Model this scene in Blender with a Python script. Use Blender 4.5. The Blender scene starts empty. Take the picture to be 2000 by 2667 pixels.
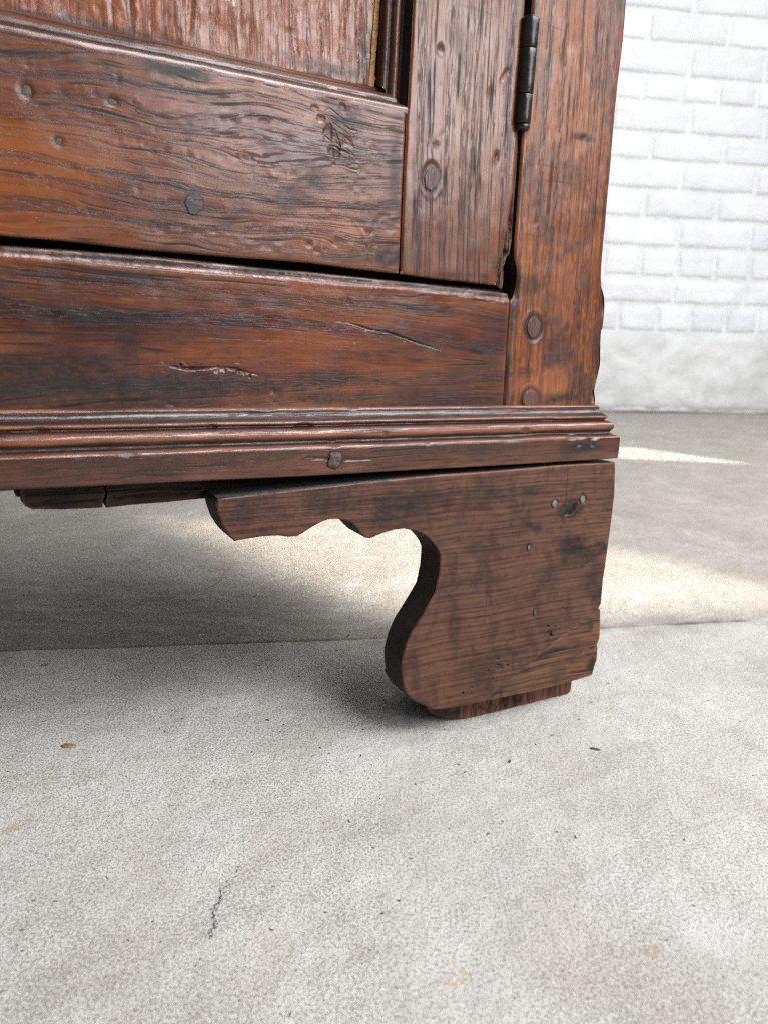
import bpy, bmesh, math, random
import numpy as np
from mathutils import Vector, Matrix
from mathutils.geometry import delaunay_2d_cdt

random.seed(7)
rng = np.random.default_rng(11)
sc = bpy.context.scene
COL = sc.collection

# ------------------------------------------------------------ camera, world, lamps
F_PX, PITCH, ROLL, CAM_H = 2000.0, math.atan(463 / 2000.0), 0.026, 0.30
cp, sp = math.cos(PITCH), math.sin(PITCH)
Rv, Uv, Fv = Vector((1, 0, 0)), Vector((0, sp, cp)), Vector((0, cp, -sp))
RI = math.cos(ROLL) * Rv + math.sin(ROLL) * Uv
UI = -math.sin(ROLL) * Rv + math.cos(ROLL) * Uv
cam_d = bpy.data.cameras.new('camera')
cam = bpy.data.objects.new('camera', cam_d)
COL.objects.link(cam)
M = Matrix(((RI.x, UI.x, -Fv.x, 0), (RI.y, UI.y, -Fv.y, 0), (RI.z, UI.z, -Fv.z, CAM_H), (0, 0, 0, 1)))
cam.matrix_world = M
cam_d.sensor_fit = 'VERTICAL'
cam_d.sensor_height = 36.0
cam_d.sensor_width = 27.0
cam_d.lens = F_PX * 36.0 / 2667.0
cam_d.clip_start = 0.01
cam_d.clip_end = 60
cam_d.dof.use_dof = True
cam_d.dof.focus_distance = 0.575
cam_d.dof.aperture_fstop = 7.8
sc.camera = cam

w = bpy.data.worlds.new('World')
sc.world = w
w.use_nodes = True
w.node_tree.nodes['Background'].inputs[0].default_value = (0.93, 0.96, 1.0, 1)
w.node_tree.nodes['Background'].inputs[1].default_value = 0.19

sc.view_settings.view_transform = 'Standard'
sc.view_settings.look = 'None'
sc.view_settings.exposure = 0.0
sc.cycles.use_denoising = False
sc.cycles.use_adaptive_sampling = False
sc.cycles.filter_width = 1.25
sc.cycles.max_bounces = 6
sc.cycles.sample_clamp_indirect = 4.0
sc.cycles.use_light_tree = False
sc.view_settings.gamma = 1.0


def area(name, loc, target, sx, sy, power, col=(1, 1, 1), spread=180.0, xdir=None):
    l = bpy.data.lights.new(name, 'AREA')
    l.shape = 'RECTANGLE'
    l.size, l.size_y, l.energy, l.color = sx, sy, power, col
    l.spread = math.radians(spread)
    o = bpy.data.objects.new(name, l)
    COL.objects.link(o)
    z = (Vector(loc) - Vector(target)).normalized()
    x = Vector(xdir) if xdir is not None else Vector((0, 0, 1)).cross(z)
    x = (x - z * x.dot(z)).normalized()
    y = z.cross(x)
    o.matrix_world = Matrix(((x.x, y.x, z.x, loc[0]), (x.y, y.y, z.y, loc[1]), (x.z, y.z, z.z, loc[2]), (0, 0, 0, 1)))
    return o


area('window_light', (2.0, -1.10, 2.75), (0.0, 0.5, 0.2), 2.1, 1.2, 192, (0.95, 0.97, 1.0))
area('low_window_light', (2.75, -1.50, 1.40), (0.0, 0.5, 0.2), 1.7, 0.85, 60, (0.93, 0.95, 1.0))
area('side_window_light', (2.2, 0.60, 2.0), (0.0, 0.7, 0.0), 1.0, 1.0, 40, (1.0, 0.985, 0.96))
area('wall_fill_light', (0.9, 1.0, 3.6), (1.6, 3.3, 0.9), 2.4, 1.6, 46, (0.94, 0.97, 1.0))  # unseen overhead lamp aimed at the brick wall to set its brightness


def sunbeam(name, K, A, B, power, dist=3.0, spread=2.4):
    """A collimated beam of sun through an opening: it lights the floor parallelogram K, K+A, K+B, K+A+B."""
    a2, b2 = Vector(A), Vector(B)
    ua, ub = a2.normalized(), b2.normalized()
    bis = (ua + ub).normalized()
    cc = ua.dot(ub) / (ua.dot(bis) * ub.dot(bis))
    c = math.sqrt(cc)
    s = math.sqrt(1 - cc)
    d = Vector((bis.x * c, bis.y * c, -s))           # travel direction
    A3, B3 = Vector((*A, 0)), Vector((*B, 0))
    pa, pb = A3 - d * A3.dot(d), B3 - d * B3.dot(d)
    ctr = Vector((*K, 0)) + (A3 + B3) / 2
    loc = ctr - d * dist
    area(name, tuple(loc), tuple(ctr), pa.length, pb.length, power, (1.0, 0.93, 0.80), spread, pa)


sunbeam('sunbeam_near', (0.545, 0.872), (-0.535, -0.078), (-0.37, 0.42), 1.2)
sunbeam('sunbeam_far', (0.95, 1.955), (-0.62, 0.085), (-0.22, 0.25), 1.0, spread=0.6)

# ------------------------------------------------------------ node helper


class NT:
    def __init__(self, name):
        self.m = bpy.data.materials.new(name)
        self.m.use_nodes = True
        self.t = self.m.node_tree
        self.bsdf = self.t.nodes['Principled BSDF']
        tc = self.t.nodes.new('ShaderNodeTexCoord')
        self.obj = tc.outputs['Object']
        self.gen = tc.outputs['Generated']

    def put(self, sock, v):
        if isinstance(v, bpy.types.NodeSocket):
            self.t.links.new(v, sock)
        elif v is not None:
            if isinstance(v, (tuple, list)) and len(v) == 3 and sock.type == 'RGBA':
                v = (*v, 1)
            sock.default_value = v

    def math(self, op, a, b=None, c=None, clamp=False):
        n = self.t.nodes.new('ShaderNodeMath')
        n.operation = op
        n.use_clamp = clamp
        self.put(n.inputs[0], a)
        if b is not None: self.put(n.inputs[1], b)
        if c is not None: self.put(n.inputs[2], c)
        return n.outputs[0]

    def mul(self, a, b): return self.math('MULTIPLY', a, b)
    def add(self, a, b): return self.math('ADD', a, b)

    def step(self, x, lo, hi, o0=0.0, o1=1.0):
        n = self.t.nodes.new('ShaderNodeMapRange')
        n.interpolation_type = 'SMOOTHSTEP'
        self.put(n.inputs[0], x)
        n.inputs[1].default_value, n.inputs[2].default_value = lo, hi
        n.inputs[3].default_value, n.inputs[4].default_value = o0, o1
        return n.outputs[0]

    def sep(self, v):
        n = self.t.nodes.new('ShaderNodeSeparateXYZ')
        self.put(n.inputs[0], v)
        return n.outputs

    def comb(self, x, y, z):
        n = self.t.nodes.new('ShaderNodeCombineXYZ')
        for i, v in enumerate((x, y, z)): self.put(n.inputs[i], v)
        return n.outputs[0]

    def vscale(self, v, s):
        n = self.t.nodes.new('ShaderNodeVectorMath')
        n.operation = 'MULTIPLY'
        self.put(n.inputs[0], v)
        n.inputs[1].default_value = s
        return n.outputs[0]

    def noise(self, vec, scale=1.0, detail=2.0, rough=0.5, dist=0.0, dim='3D', w=None, color=False):
        n = self.t.nodes.new('ShaderNodeTexNoise')
        n.noise_dimensions = dim
        if dim == '1D': self.put(n.inputs['W'], w)
        else: self.put(n.inputs['Vector'], vec)
        n.inputs['Scale'].default_value = scale
        n.inputs['Detail'].default_value = detail
        n.inputs['Roughness'].default_value = rough
        n.inputs['Distortion'].default_value = dist
        return n.outputs[1 if color else 0]

    def voro(self, vec, scale, feature='F1', rnd=1.0):
        n = self.t.nodes.new('ShaderNodeTexVoronoi')
        n.feature = feature
        self.put(n.inputs['Vector'], vec)
        n.inputs['Scale'].default_value = scale
        n.inputs['Randomness'].default_value = rnd
        return n.outputs

    def ramp(self, f, stops):
        n = self.t.nodes.new('ShaderNodeValToRGB')
        self.put(n.inputs[0], f)
        el = n.color_ramp.elements
        while len(el) < len(stops): el.new(0.5)
        for e, (p, c) in zip(el, stops):
            e.position = p
            e.color = (*c, 1)
        return n.outputs[0]

    def mix(self, f, a, b, mode='MIX'):
        n = self.t.nodes.new('ShaderNodeMix')
        n.data_type = 'RGBA'
        n.blend_type = mode
        self.put(n.inputs[0], f)
        self.put(n.inputs[6], a)
        self.put(n.inputs[7], b)
        return n.outputs[2]

    def attr(self, name):
        n = self.t.nodes.new('ShaderNodeAttribute')
        n.attribute_name = name
        return n.outputs['Fac']

    def bump(self, h, dist, strength=1.0, prev=None):
        n = self.t.nodes.new('ShaderNodeBump')
        n.inputs['Strength'].default_value = strength
        n.inputs['Distance'].default_value = dist
        self.put(n.inputs['Height'], h)
        if prev is not None: self.put(n.inputs['Normal'], prev)
        return n.outputs[0]

    def out(self, col, rough, normal=None, spec=0.5, metal=0.0, coat=0.0, coat_r=0.2):
        self.put(self.bsdf.inputs['Base Color'], col)
        self.put(self.bsdf.inputs['Roughness'], rough)
        self.put(self.bsdf.inputs['Specular IOR Level'], spec)
        self.put(self.bsdf.inputs['Metallic'], metal)
        if coat:
            self.put(self.bsdf.inputs['Coat Weight'], coat)
            self.put(self.bsdf.inputs['Coat Roughness'], coat_r)
            if normal is not None: self.put(self.bsdf.inputs['Coat Normal'], normal)
        if normal is not None: self.put(self.bsdf.inputs['Normal'], normal)
        return self.m


def wood(name, axis='h', seed=0.0, dark=(0.020, 0.008, 0.006), mid=(0.105, 0.032, 0.014), lite=(0.30, 0.098, 0.026),
         ring=190.0, warp=0.010, wg=7.0, wt=22.0, pore=0.55, blotch=0.5, bl_scale=26.0, bl_lo=0.50, bl_hi=0.68, cross=0.0,
         rough=0.30, bumpd=0.00013, fleck=0.0, pore_l=60.0, lump=1.0, tint_scale=7.0, bias=0.0, cath=None, spec=0.5, dust=0.0, line=0.92, line_f=230.0, gain=0.50, hue_a=0.55, big_a=1.0, an=1.0, vband=0.0):
    N = NT(name)
    X, Y, Z = N.sep(N.obj)
    g, t = (X, Z) if axis == 'h' else (Z, X)
    g = N.add(g, seed)
    t0 = t
    wn = N.noise(N.comb(N.mul(g, wg), N.mul(t, wt), N.mul(Y, 12)), 1.0, 2.5, 0.5)
    t2 = N.add(t, N.mul(N.math('SUBTRACT', wn, 0.5), warp * 2))
    if cath:                                        # a cathedral figure: rings bend round (g0, t0)
        g0, tc0, k = cath
        dg = N.math('SUBTRACT', g, g0 + seed)
        dt = N.math('ABSOLUTE', N.math('SUBTRACT', t2, tc0))
        t2 = N.add(N.math('SQRT', N.add(N.mul(dt, dt), N.mul(N.mul(dg, dg), k))), N.mul(dg, math.sqrt(k) * 0.97))
    r1 = N.noise(None, ring, 2.0, 0.55, dim='1D', w=N.add(t2, seed))
    ringm = N.step(r1, 0.43, 0.62)                  # 1 = open early wood, full of pores
    gv = N.comb(N.mul(g, pore_l), N.mul(t2, 740.0), N.mul(Y, 740.0))
    p1 = N.noise(gv, 1.0, 1.5, 0.5)
    pores = N.step(p1, 0.545, 0.60)
    p2 = N.noise(N.comb(N.mul(g, pore_l * 1.4), N.mul(t2, 1350.0), N.mul(Y, 1350.0)), 1.0, 1.0, 0.5)
    pores = N.math('MAXIMUM', N.mul(pores, 0.45), N.mul(N.step(p2, 0.50, 0.58), 0.85))
    pm = N.mul(pores, N.math('MULTIPLY_ADD', ringm, 0.85, 0.12))
    fib = N.noise(N.comb(N.mul(g, 14.0), N.mul(t2, 620.0), N.mul(Y, 620.0)), 1.0, 3.0, 0.6)
    big = N.noise(N.comb(N.mul(g, tint_scale), N.mul(t, tint_scale * 3 / an ** 1.5), N.mul(Y, 9)), 1.0, 3.0, 0.55)
    fib2 = N.noise(N.comb(N.mul(g, 45.0), N.mul(t2, 1500.0), N.mul(Y, 1500.0)), 1.0, 2.0, 0.6)
    val = N.add(N.add(N.add(N.mul(fib, 0.45), N.mul(N.math('SUBTRACT', fib2, 0.43), 0.75)), N.mul(N.math('MULTIPLY_ADD', N.math('SUBTRACT', big, 0.5), big_a, 0.5), 0.95)), N.mul(N.math('SUBTRACT', 1.0, ringm), 0.22))
    val = N.math('ADD', val, -0.36 + bias)
    if fleck:
        fl = N.noise(N.comb(N.mul(g, 120.0), N.mul(t0, 420.0), N.mul(Y, 300.0)), 1.0, 2.0, 0.6)
        val = N.add(val, N.mul(N.step(fl, 0.50, 0.66), fleck))
    if cross:
        cr = N.noise(N.comb(N.mul(g, 620.0), N.mul(N.add(t0, N.mul(wn, 0.02)), 150.0), N.mul(Y, 70.0)), 1.0, 2.5, 0.65, 0.8)
        val = N.add(val, N.mul(N.math('SUBTRACT', cr, 0.5), cross))
    dark, mid, lite = [tuple(v * gain for v in c_) for c_ in (dark, mid, lite)]
    if vband:                                   # broad cross-figure, bands bending across the board
        vb = N.noise(N.comb(N.add(N.mul(g, 70.0), N.mul(N.math('MULTIPLY', t0, t0), 260.0)), N.mul(t0, 9.0), 0.0), 1.0, 3.0, 0.6, 0.25)
        val = N.add(val, N.mul(N.math('SUBTRACT', vb, 0.5), vband))
    base = N.ramp(val, [(0.08, dark), (0.38, mid), (0.66, tuple(m * 0.4 + l * 0.6 for m, l in zip(mid, lite))), (0.86, lite)])
    # reddish and orange drifts in the polish
    hue = N.noise(N.comb(N.mul(g, 9.0), N.mul(t0, 24.0), N.mul(Y, 20)), 1.0, 3.0, 0.6, 0.3)
    base = N.mix(N.step(hue, 0.46, 0.66, 0.0, hue_a), base, N.mix(1.0, base, (0.95, 0.62, 0.66), 'MULTIPLY'))
    base = N.mix(N.mul(pm, pore), base, (0.010, 0.007, 0.007))
    # long dark growth lines
    l0 = N.noise(N.comb(N.mul(g, 3.0), N.mul(t2, line_f), N.mul(Y, line_f)), 1.0, 1.5, 0.55)
    l1_ = N.math('ABSOLUTE', N.math('SUBTRACT', l0, 0.5))
    lmask = N.step(N.noise(N.comb(N.mul(g, 22.0), N.mul(t0, 90.0), N.mul(Y, 60)), 1.0, 3.0, 0.65), 0.42, 0.60)
    lines = N.mul(N.step(l1_, 0.010, 0.036, 1.0, 0.0), lmask)
    base = N.mix(N.mul(lines, line), base, (0.010, 0.007, 0.007))
    # grime and old polish gathered in patches, drawn out along the grain
    bl = N.noise(N.comb(N.mul(g, bl_scale * 0.55 * an), N.mul(t0, bl_scale * 1.7 / an), N.mul(Y, bl_scale)), 1.0, 6.0, 0.68, 0.4)
    blm = N.step(bl, bl_lo, bl_hi)
    fine = N.noise(N.obj, 330.0, 4.0, 0.7)
    blm2 = N.mul(blm, N.step(fine, 0.36, 0.56, 0.45, 1.0))
    base = N.mix(N.mul(blm2, blotch), base, (0.024, 0.0105, 0.0075))
    # scratches across the grain
    sc1 = N.noise(N.comb(N.mul(g, 260.0), N.mul(t0, 16.0), 3.0 + seed), 1.0, 0.0, 0.5, 0.5)
    scm = N.step(sc1, 0.80, 0.84)
    base = N.mix(N.mul(scm, 0.6), base, (0.02, 0.012, 0.010))
    base = N.mix(N.attr('dirt'), base, (0.013, 0.009, 0.009))
    base = N.mix(N.attr('wear'), base, N.mix(0.5, base, (0.46, 0.165, 0.085)))
    if dust:
        nz = N.sep(N.t.nodes.new('ShaderNodeNewGeometry').outputs['Normal'])[2]
        dustm = N.mul(N.step(nz, 0.55, 0.85), dust)
    rg = N.noise(N.obj, 55.0, 4.0, 0.6)
    r = N.add(N.mul(rg, 0.22), rough - 0.16)
    r = N.add(r, N.mul(N.math('MAXIMUM', pm, lines), 0.25))
    r = N.add(r, N.mul(N.attr('dirt'), 0.10))
    if dust: base = N.mix(dustm, base, (0.085, 0.082, 0.082))
    h = N.add(N.mul(fib, 0.30), N.mul(N.math('MAXIMUM', pm, lines), -0.35))
    spec = N.math('MULTIPLY_ADD', N.math('MAXIMUM', N.math('MAXIMUM', pm, lines), N.mul(N.attr('dirt'), 0.7)), -0.60 * spec, spec)
    h = N.add(h, N.mul(fine, 0.16))
    n1 = N.bump(h, bumpd)
    l1 = N.noise(N.comb(N.mul(g, 30.0), N.mul(t2, 120.0), N.mul(Y, 60)), 1.0, 3.0, 0.55)
    n2 = N.bump(l1, 0.00025 * lump, 1.0, n1)
    return N.out(base, r, n2, spec)


# materials of the cabinet
m_rail = wood('door_rail_oak', 'h', 3.1, lump=0.35, big_a=1.35, gain=0.43, ring=170, warp=0.016, wg=8, wt=26, blotch=0.55, rough=0.30, lite=(0.40, 0.118, 0.020), mid=(0.165, 0.042, 0.016), bias=0.04)
m_stile = wood('door_stile_oak', 'v', 1.7, lump=0.35, gain=0.50, ring=150, warp=0.004, wg=4, wt=22, blotch=0.35, rough=0.28, pore=0.75, line_f=160.0, lite=(0.36, 0.125, 0.030), mid=(0.165, 0.050, 0.018), bias=0.06)
m_post = wood('post_oak', 'v', 5.3, lump=0.6, line=0.6, ring=160, warp=0.003, wg=4, wt=20, blotch=0.72, bl_scale=30, bl_lo=0.46, bl_hi=0.64, fleck=0.34, gain=0.48, big_a=1.3, rough=0.34, pore=0.6, pore_l=85, lite=(0.44, 0.130, 0.022), mid=(0.175, 0.045, 0.014), bias=0.0)
m_frail = wood('frame_rail_oak', 'h', 8.2, gain=0.46, big_a=1.5, ring=120, warp=0.010, wg=5, wt=16, blotch=0.5, rough=0.28, pore=0.6, cath=(-0.02, 0.285, 0.0022), lite=(0.34, 0.098, 0.024), mid=(0.115, 0.029, 0.014), bias=-0.02)
m_mould = wood('moulding_oak', 'h', 2.2, gain=0.42, ring=260, warp=0.004, blotch=0.75, bl_lo=0.44, bl_hi=0.62, rough=0.27, bumpd=0.00018, lump=0.9, lite=(0.21, 0.070, 0.024), mid=(0.088, 0.027, 0.014), bias=-0.05)
m_foot = wood('foot_walnut', 'h', 6.6, ring=380, warp=0.004, wg=12, wt=14, blotch=0.72, bl_scale=36, bl_lo=0.48, bl_hi=0.62, cross=0.30, vband=0.40, tint_scale=11, big_a=0.65, line=0.08, line_f=120.0, gain=0.58, an=2.3, hue_a=0.3, rough=0.42, pore=0.30, pore_l=130, lite=(0.22, 0.090, 0.046), mid=(0.092, 0.040, 0.025), dark=(0.024, 0.013, 0.010), bias=0.0, spec=0.34, lump=0.6)
m_inlay = wood('repair_piece_wood', 'h', 4.4, gain=0.85, ring=330, warp=0.004, blotch=0.5, rough=0.42, pore=0.55, lite=(0.20, 0.088, 0.032), mid=(0.090, 0.040, 0.018), dark=(0.022, 0.012, 0.008), bias=0.0, lump=0.5, spec=0.4)
m_panel = wood('panel_oak', 'v', 9.4, gain=0.62, line=0.05, big_a=0.45, ring=210, warp=0.006, blotch=0.12, rough=0.28, cross=0.18, pore=0.22, lite=(0.34, 0.11, 0.03), mid=(0.17, 0.055, 0.026), bumpd=0.00025, lump=0.9, bias=0.06)
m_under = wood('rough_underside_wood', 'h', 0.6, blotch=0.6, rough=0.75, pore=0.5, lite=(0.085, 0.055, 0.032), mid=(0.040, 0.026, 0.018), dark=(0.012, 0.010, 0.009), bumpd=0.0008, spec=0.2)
m_block = wood('block_wood', 'v', 0.9, gain=0.85, line=0.4, blotch=0.7, bl_scale=46, rough=0.6, pore=0.6, lite=(0.20, 0.075, 0.032), mid=(0.115, 0.045, 0.022), bumpd=0.0006, cross=0.3, spec=0.3)
m_peg = wood('peg_end_grain', 'v', 7.7, ring=420, gain=0.8, line=0.3, blotch=0.5, bl_scale=90, an=1.8, cross=0.6, rough=0.42, lite=(0.14, 0.062, 0.040), mid=(0.070, 0.030, 0.022), pore=0.4)
m_peg_dark = wood('dark_plug', 'h', 1.1, blotch=0.3, cross=0.3, rough=0.42, lite=(0.06, 0.034, 0.036), mid=(0.035, 0.02, 0.022), pore=0.3, line=0.2)
m_split = wood('bare_split_wood', 'v', 2.9, ring=700, blotch=0.5, rough=0.6, pore=0.7, lite=(0.22, 0.105, 0.055), mid=(0.085, 0.038, 0.026), bumpd=0.0010, spec=0.3)


def simple(name, c0, c1, scale, rough, metal=0.0, bumpd=0.0003, spec=0.5, d=5):
    N = NT(name)
    n = N.noise(N.obj, scale, d, 0.65)
    n2 = N.noise(N.obj, scale * 4, 4, 0.7)
    c = N.ramp(n, [(0.30, c0), (0.68, c1)])
    return N.out(c, N.add(N.mul(n2, 0.3), rough - 0.15), N.bump(n2, bumpd), spec, metal)


m_iron = simple('black_iron', (0.006, 0.005, 0.0045), (0.016, 0.010, 0.008), 90, 0.26, 0.2, 0.0002)
m_rust = simple('rusty_iron', (0.035, 0.022, 0.017), (0.13, 0.085, 0.065), 420, 0.5, 0.35, 0.0006)
m_nail = simple('worn_nail_iron', (0.10, 0.085, 0.08), (0.24, 0.21, 0.20), 500, 0.4, 0.5, 0.0004)
m_black = simple('dark_inside_wood', (0.010, 0.007, 0.006), (0.022, 0.015, 0.011), 40, 0.8, 0.0, 0.0005, 0.2)
m_side = simple('sawn_edge_grime', (0.010, 0.007, 0.006), (0.034, 0.021, 0.015), 170, 0.62, 0.0, 0.0007, 0.25)
m_topdust = simple('dusty_sawn_top', (0.030, 0.027, 0.026), (0.075, 0.070, 0.068), 210, 0.7, 0.0, 0.0004, 0.25)
m_edge = simple('bare_panel_edge', (0.20, 0.085, 0.035), (0.42, 0.22, 0.10), 260, 0.7, 0.0, 0.0006, 0.25)
m_dustedge = simple('dusty_grime_strip', (0.030, 0.025, 0.024), (0.12, 0.105, 0.10), 300, 0.45, 0.0, 0.0006, 0.5)


def concrete(name, tintm, seed, contrast=1.0, shade_smear=False):
    N = NT(name)
    P = N.vscale(N.obj, (1, 1, 1))
    fine = N.noise(P, 950.0, 4.0, 0.8)
    spk = N.step(fine, 0.46, 0.62)
    med = N.noise(P, 48.0 + seed, 6.0, 0.68, 0.3)
    big = N.noise(P, 5.5, 5.0, 0.6, 0.4)
    c = N.ramp(big, [(0.32, tuple(0.47 * v for v in tintm)), (0.52, tuple(0.55 * v for v in tintm)), (0.70, tuple(0.60 * v for v in tintm))])
    c = N.mix(N.mul(N.step(med, 0.50, 0.72), 0.34 * contrast), c, (0.30, 0.255, 0.20))
    cl = N.noise(N.vscale(P, (1.0, 0.7, 1.0)), 14.0, 6.0, 0.62, 0.8)
    c = N.mix(N.mul(N.step(cl, 0.44, 0.66), 0.34), c, tuple(v * m for v, m in zip((0.42, 0.385, 0.335), tintm)))
    c = N.mix(N.mul(N.step(cl, 0.46, 0.32), 0.45), c, (0.62, 0.61, 0.59))
    px, py, pz = N.sep(P)
    rot = N.comb(N.add(N.mul(px, 6.0), N.mul(py, 3.5)), N.add(N.mul(px, -38.0), N.mul(py, 66.0)), 0.0)
    smear = N.noise(rot, 1.0, 5.0, 0.66, 0.5)
    c = N.mix(N.mul(N.step(smear, 0.52, 0.70), 0.26), c, (0.36, 0.33, 0.29))
    c = N.mix(N.mul(N.step(smear, 0.46, 0.30), 0.30), c, (0.66, 0.655, 0.64))
    if shade_smear:                                  # dirt streaks plus the cabinet's shade, put into the far slab's colour
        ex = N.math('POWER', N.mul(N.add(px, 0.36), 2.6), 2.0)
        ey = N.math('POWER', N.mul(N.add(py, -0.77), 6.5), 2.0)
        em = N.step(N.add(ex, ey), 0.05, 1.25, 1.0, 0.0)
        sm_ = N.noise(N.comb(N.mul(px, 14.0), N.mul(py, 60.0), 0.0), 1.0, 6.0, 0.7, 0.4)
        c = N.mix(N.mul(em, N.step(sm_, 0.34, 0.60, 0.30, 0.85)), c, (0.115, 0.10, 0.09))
    # trodden dirt: drifts of small brown specks
    drift = N.noise(P, 11.0, 4.0, 0.65, 0.6)
    spots = N.noise(P, 560.0, 3.0, 0.8)
    thr = N.math('SUBTRACT', spots, N.mul(drift, -0.22))
    c = N.mix(N.mul(N.step(thr, 0.60, 0.68), 0.62 * contrast), c, (0.17, 0.145, 0.12))
    c = N.mix(N.mul(N.mul(spk, N.step(med, 0.30, 0.62, 0.35, 1.0)), 0.24), c, (0.30, 0.28, 0.26))
    # buff stones showing in the surface
    v = N.voro(N.comb(*[N.add(q, N.mul(N.math('SUBTRACT', N.noise(P, 120.0, 3.0), 0.5), 0.030)) for q in N.sep(P)[:2]], 0.0), 19.0)
    stone = N.mul(N.step(v[0], 0.040, 0.10, 1.0, 0.0), N.step(N.sep(v[1])[0], 0.45, 0.50))
    c = N.mix(N.mul(stone, 0.75), c, N.ramp(N.sep(v[1])[1], [(0.0, (0.42, 0.29, 0.16)), (0.5, (0.30, 0.26, 0.21)), (1.0, (0.55, 0.40, 0.25))]))
    # black grit
    v2 = N.voro(N.comb(*N.sep(P)[:2], 0.0), 62.0)
    grit = N.mul(N.step(v2[0], 0.045, 0.07, 1.0, 0.0), N.step(N.sep(v2[1])[0], 0.72, 0.76))
    c = N.mix(N.mul(grit, 0.85), c, (0.045, 0.045, 0.05))
    # olive and brown stains
    st = N.noise(P, 3.3, 6.0, 0.7, 1.2)
    c = N.mix(N.mul(N.step(st, 0.56, 0.74), 0.40), c, (0.33, 0.27, 0.20))
    c = N.mix(N.attr('dirt'), c, (0.10, 0.075, 0.055))
    pit = N.step(N.noise(P, 620.0, 3.0, 0.7), 0.60, 0.72)
    h = N.add(N.mul(fine, 0.8), N.mul(pit, -0.6))
    n1 = N.bump(h, 0.00090, 1.0)
    n2 = N.bump(N.noise(P, 60.0, 5.0, 0.65), 0.0022, 0.8, n1)
    n3 = N.bump(N.noise(N.vscale(P, (1.0, 0.55, 1.0)), 17.0, 3.0, 0.6), 0.0050, 0.6, n2)
    r = N.add(N.mul(med, 0.25), 0.46)
    return N.out(c, r, n3, 0.35)


m_conc = concrete('worn_concrete', (1.05, 1.015, 0.95), 0.0)
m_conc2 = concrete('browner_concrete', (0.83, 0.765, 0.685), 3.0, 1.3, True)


def paint(name, c0, c1, grime=0.4, sc_=9.0):
    N = NT(name)
    geo = N.t.nodes.new('ShaderNodeObjectInfo')
    P = N.obj
    wpos = N.t.nodes.new('ShaderNodeNewGeometry').outputs['Position']
    n = N.noise(wpos, sc_, 6, 0.65, 0.5)
    n2 = N.noise(wpos, 70.0, 5, 0.7)
    c = N.ramp(n, [(0.35, c0), (0.62, c1)])
    c = N.mix(N.mul(N.step(n2, 0.56, 0.72), grime), c, (0.34, 0.33, 0.31))
    rv = N.math('MULTIPLY_ADD', geo.outputs['Random'], 0.12, 0.90)
    c = N.mix(1.0, c, N.comb(rv, rv, rv), 'MULTIPLY')
    return N.out(c, 0.55, N.bump(N.add(n2, N.mul(n, 1.5)), 0.006), 0.4)


m_brick = paint('white_painted_brick', (0.72, 0.73, 0.745), (0.79, 0.80, 0.815), 0.25)
m_mortar = paint('white_painted_mortar', (0.68, 0.68, 0.67), (0.80, 0.80, 0.79), 0.5)
m_render = paint('grey_white_render', (0.56, 0.56, 0.545), (0.73, 0.73, 0.72), 0.45, 7.0)

# ------------------------------------------------------------ mesh helpers
LAT = rng.random((64, 64, 8)) * 2 - 1


def vnoise(x, y, k=0):
    x = np.asarray(x, float); y = np.asarray(y, float)
    xi, yi = np.floor(x).astype(int), np.floor(y).astype(int)
    fx, fy = x - xi, y - yi
    fx, fy = fx * fx * (3 - 2 * fx), fy * fy * (3 - 2 * fy)
    L = LAT[:, :, k % 8]
    a, b = L[xi % 64, yi % 64], L[(xi + 1) % 64, yi % 64]
    c, d = L[xi % 64, (yi + 1) % 64], L[(xi + 1) % 64, (yi + 1) % 64]
    return (a * (1 - fx) + b * fx) * (1 - fy) + (c * (1 - fx) + d * fx) * fy


def fbm(x, y, k=0, o=4):
    s, a, t = 0.0, 1.0, 0.0
    for i in range(o):
        s = s + a * vnoise(x * 2 ** i + 7.3 * i, y * 2 ** i + 3.1 * i, k + i)
        t += a
        a *= 0.55
    return s / t


def link(me, name, parent, mats=(), smooth=True):
    o = bpy.data.objects.new(name, me)
    COL.objects.link(o)
    for m in mats: me.materials.append(m)
    if smooth: me.polygons.foreach_set('use_smooth', [True] * len(me.polygons))
    if parent is not None: o.parent = parent
    return o


def set_attr(me, name, vals):
    a = me.attributes.new(name, 'FLOAT', 'POINT')
    a.data.foreach_set('value', np.asarray(vals, dtype=np.float32))


def seg_dist(P, A, B):
    out = np.full(len(P), 1e9)
    for s in range(0, len(P), 6000):
        p = P[s:s + 6000, None, :]
        ab = (B - A)[None]
        t = np.clip(((p - A[None]) * ab).sum(2) / np.maximum((ab ** 2).sum(2), 1e-12), 0, 1)
        d = np.linalg.norm(p - (A[None] + ab * t[..., None]), axis=2)
        out[s:s + 6000] = d.min(1)
    return out


def inside(P, poly):
    x, y = P[:, 0], P[:, 1]
    r = np.zeros(len(P), bool)
    j = len(poly) - 1
    for i in range(len(poly)):
        xi, yi = poly[i]; xj, yj = poly[j]
        c = ((yi > y) != (yj > y)) & (x < (xj - xi) * (y - yi) / (yj - yi + 1e-15) + xi)
        r ^= c
        j = i
    return r


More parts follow.
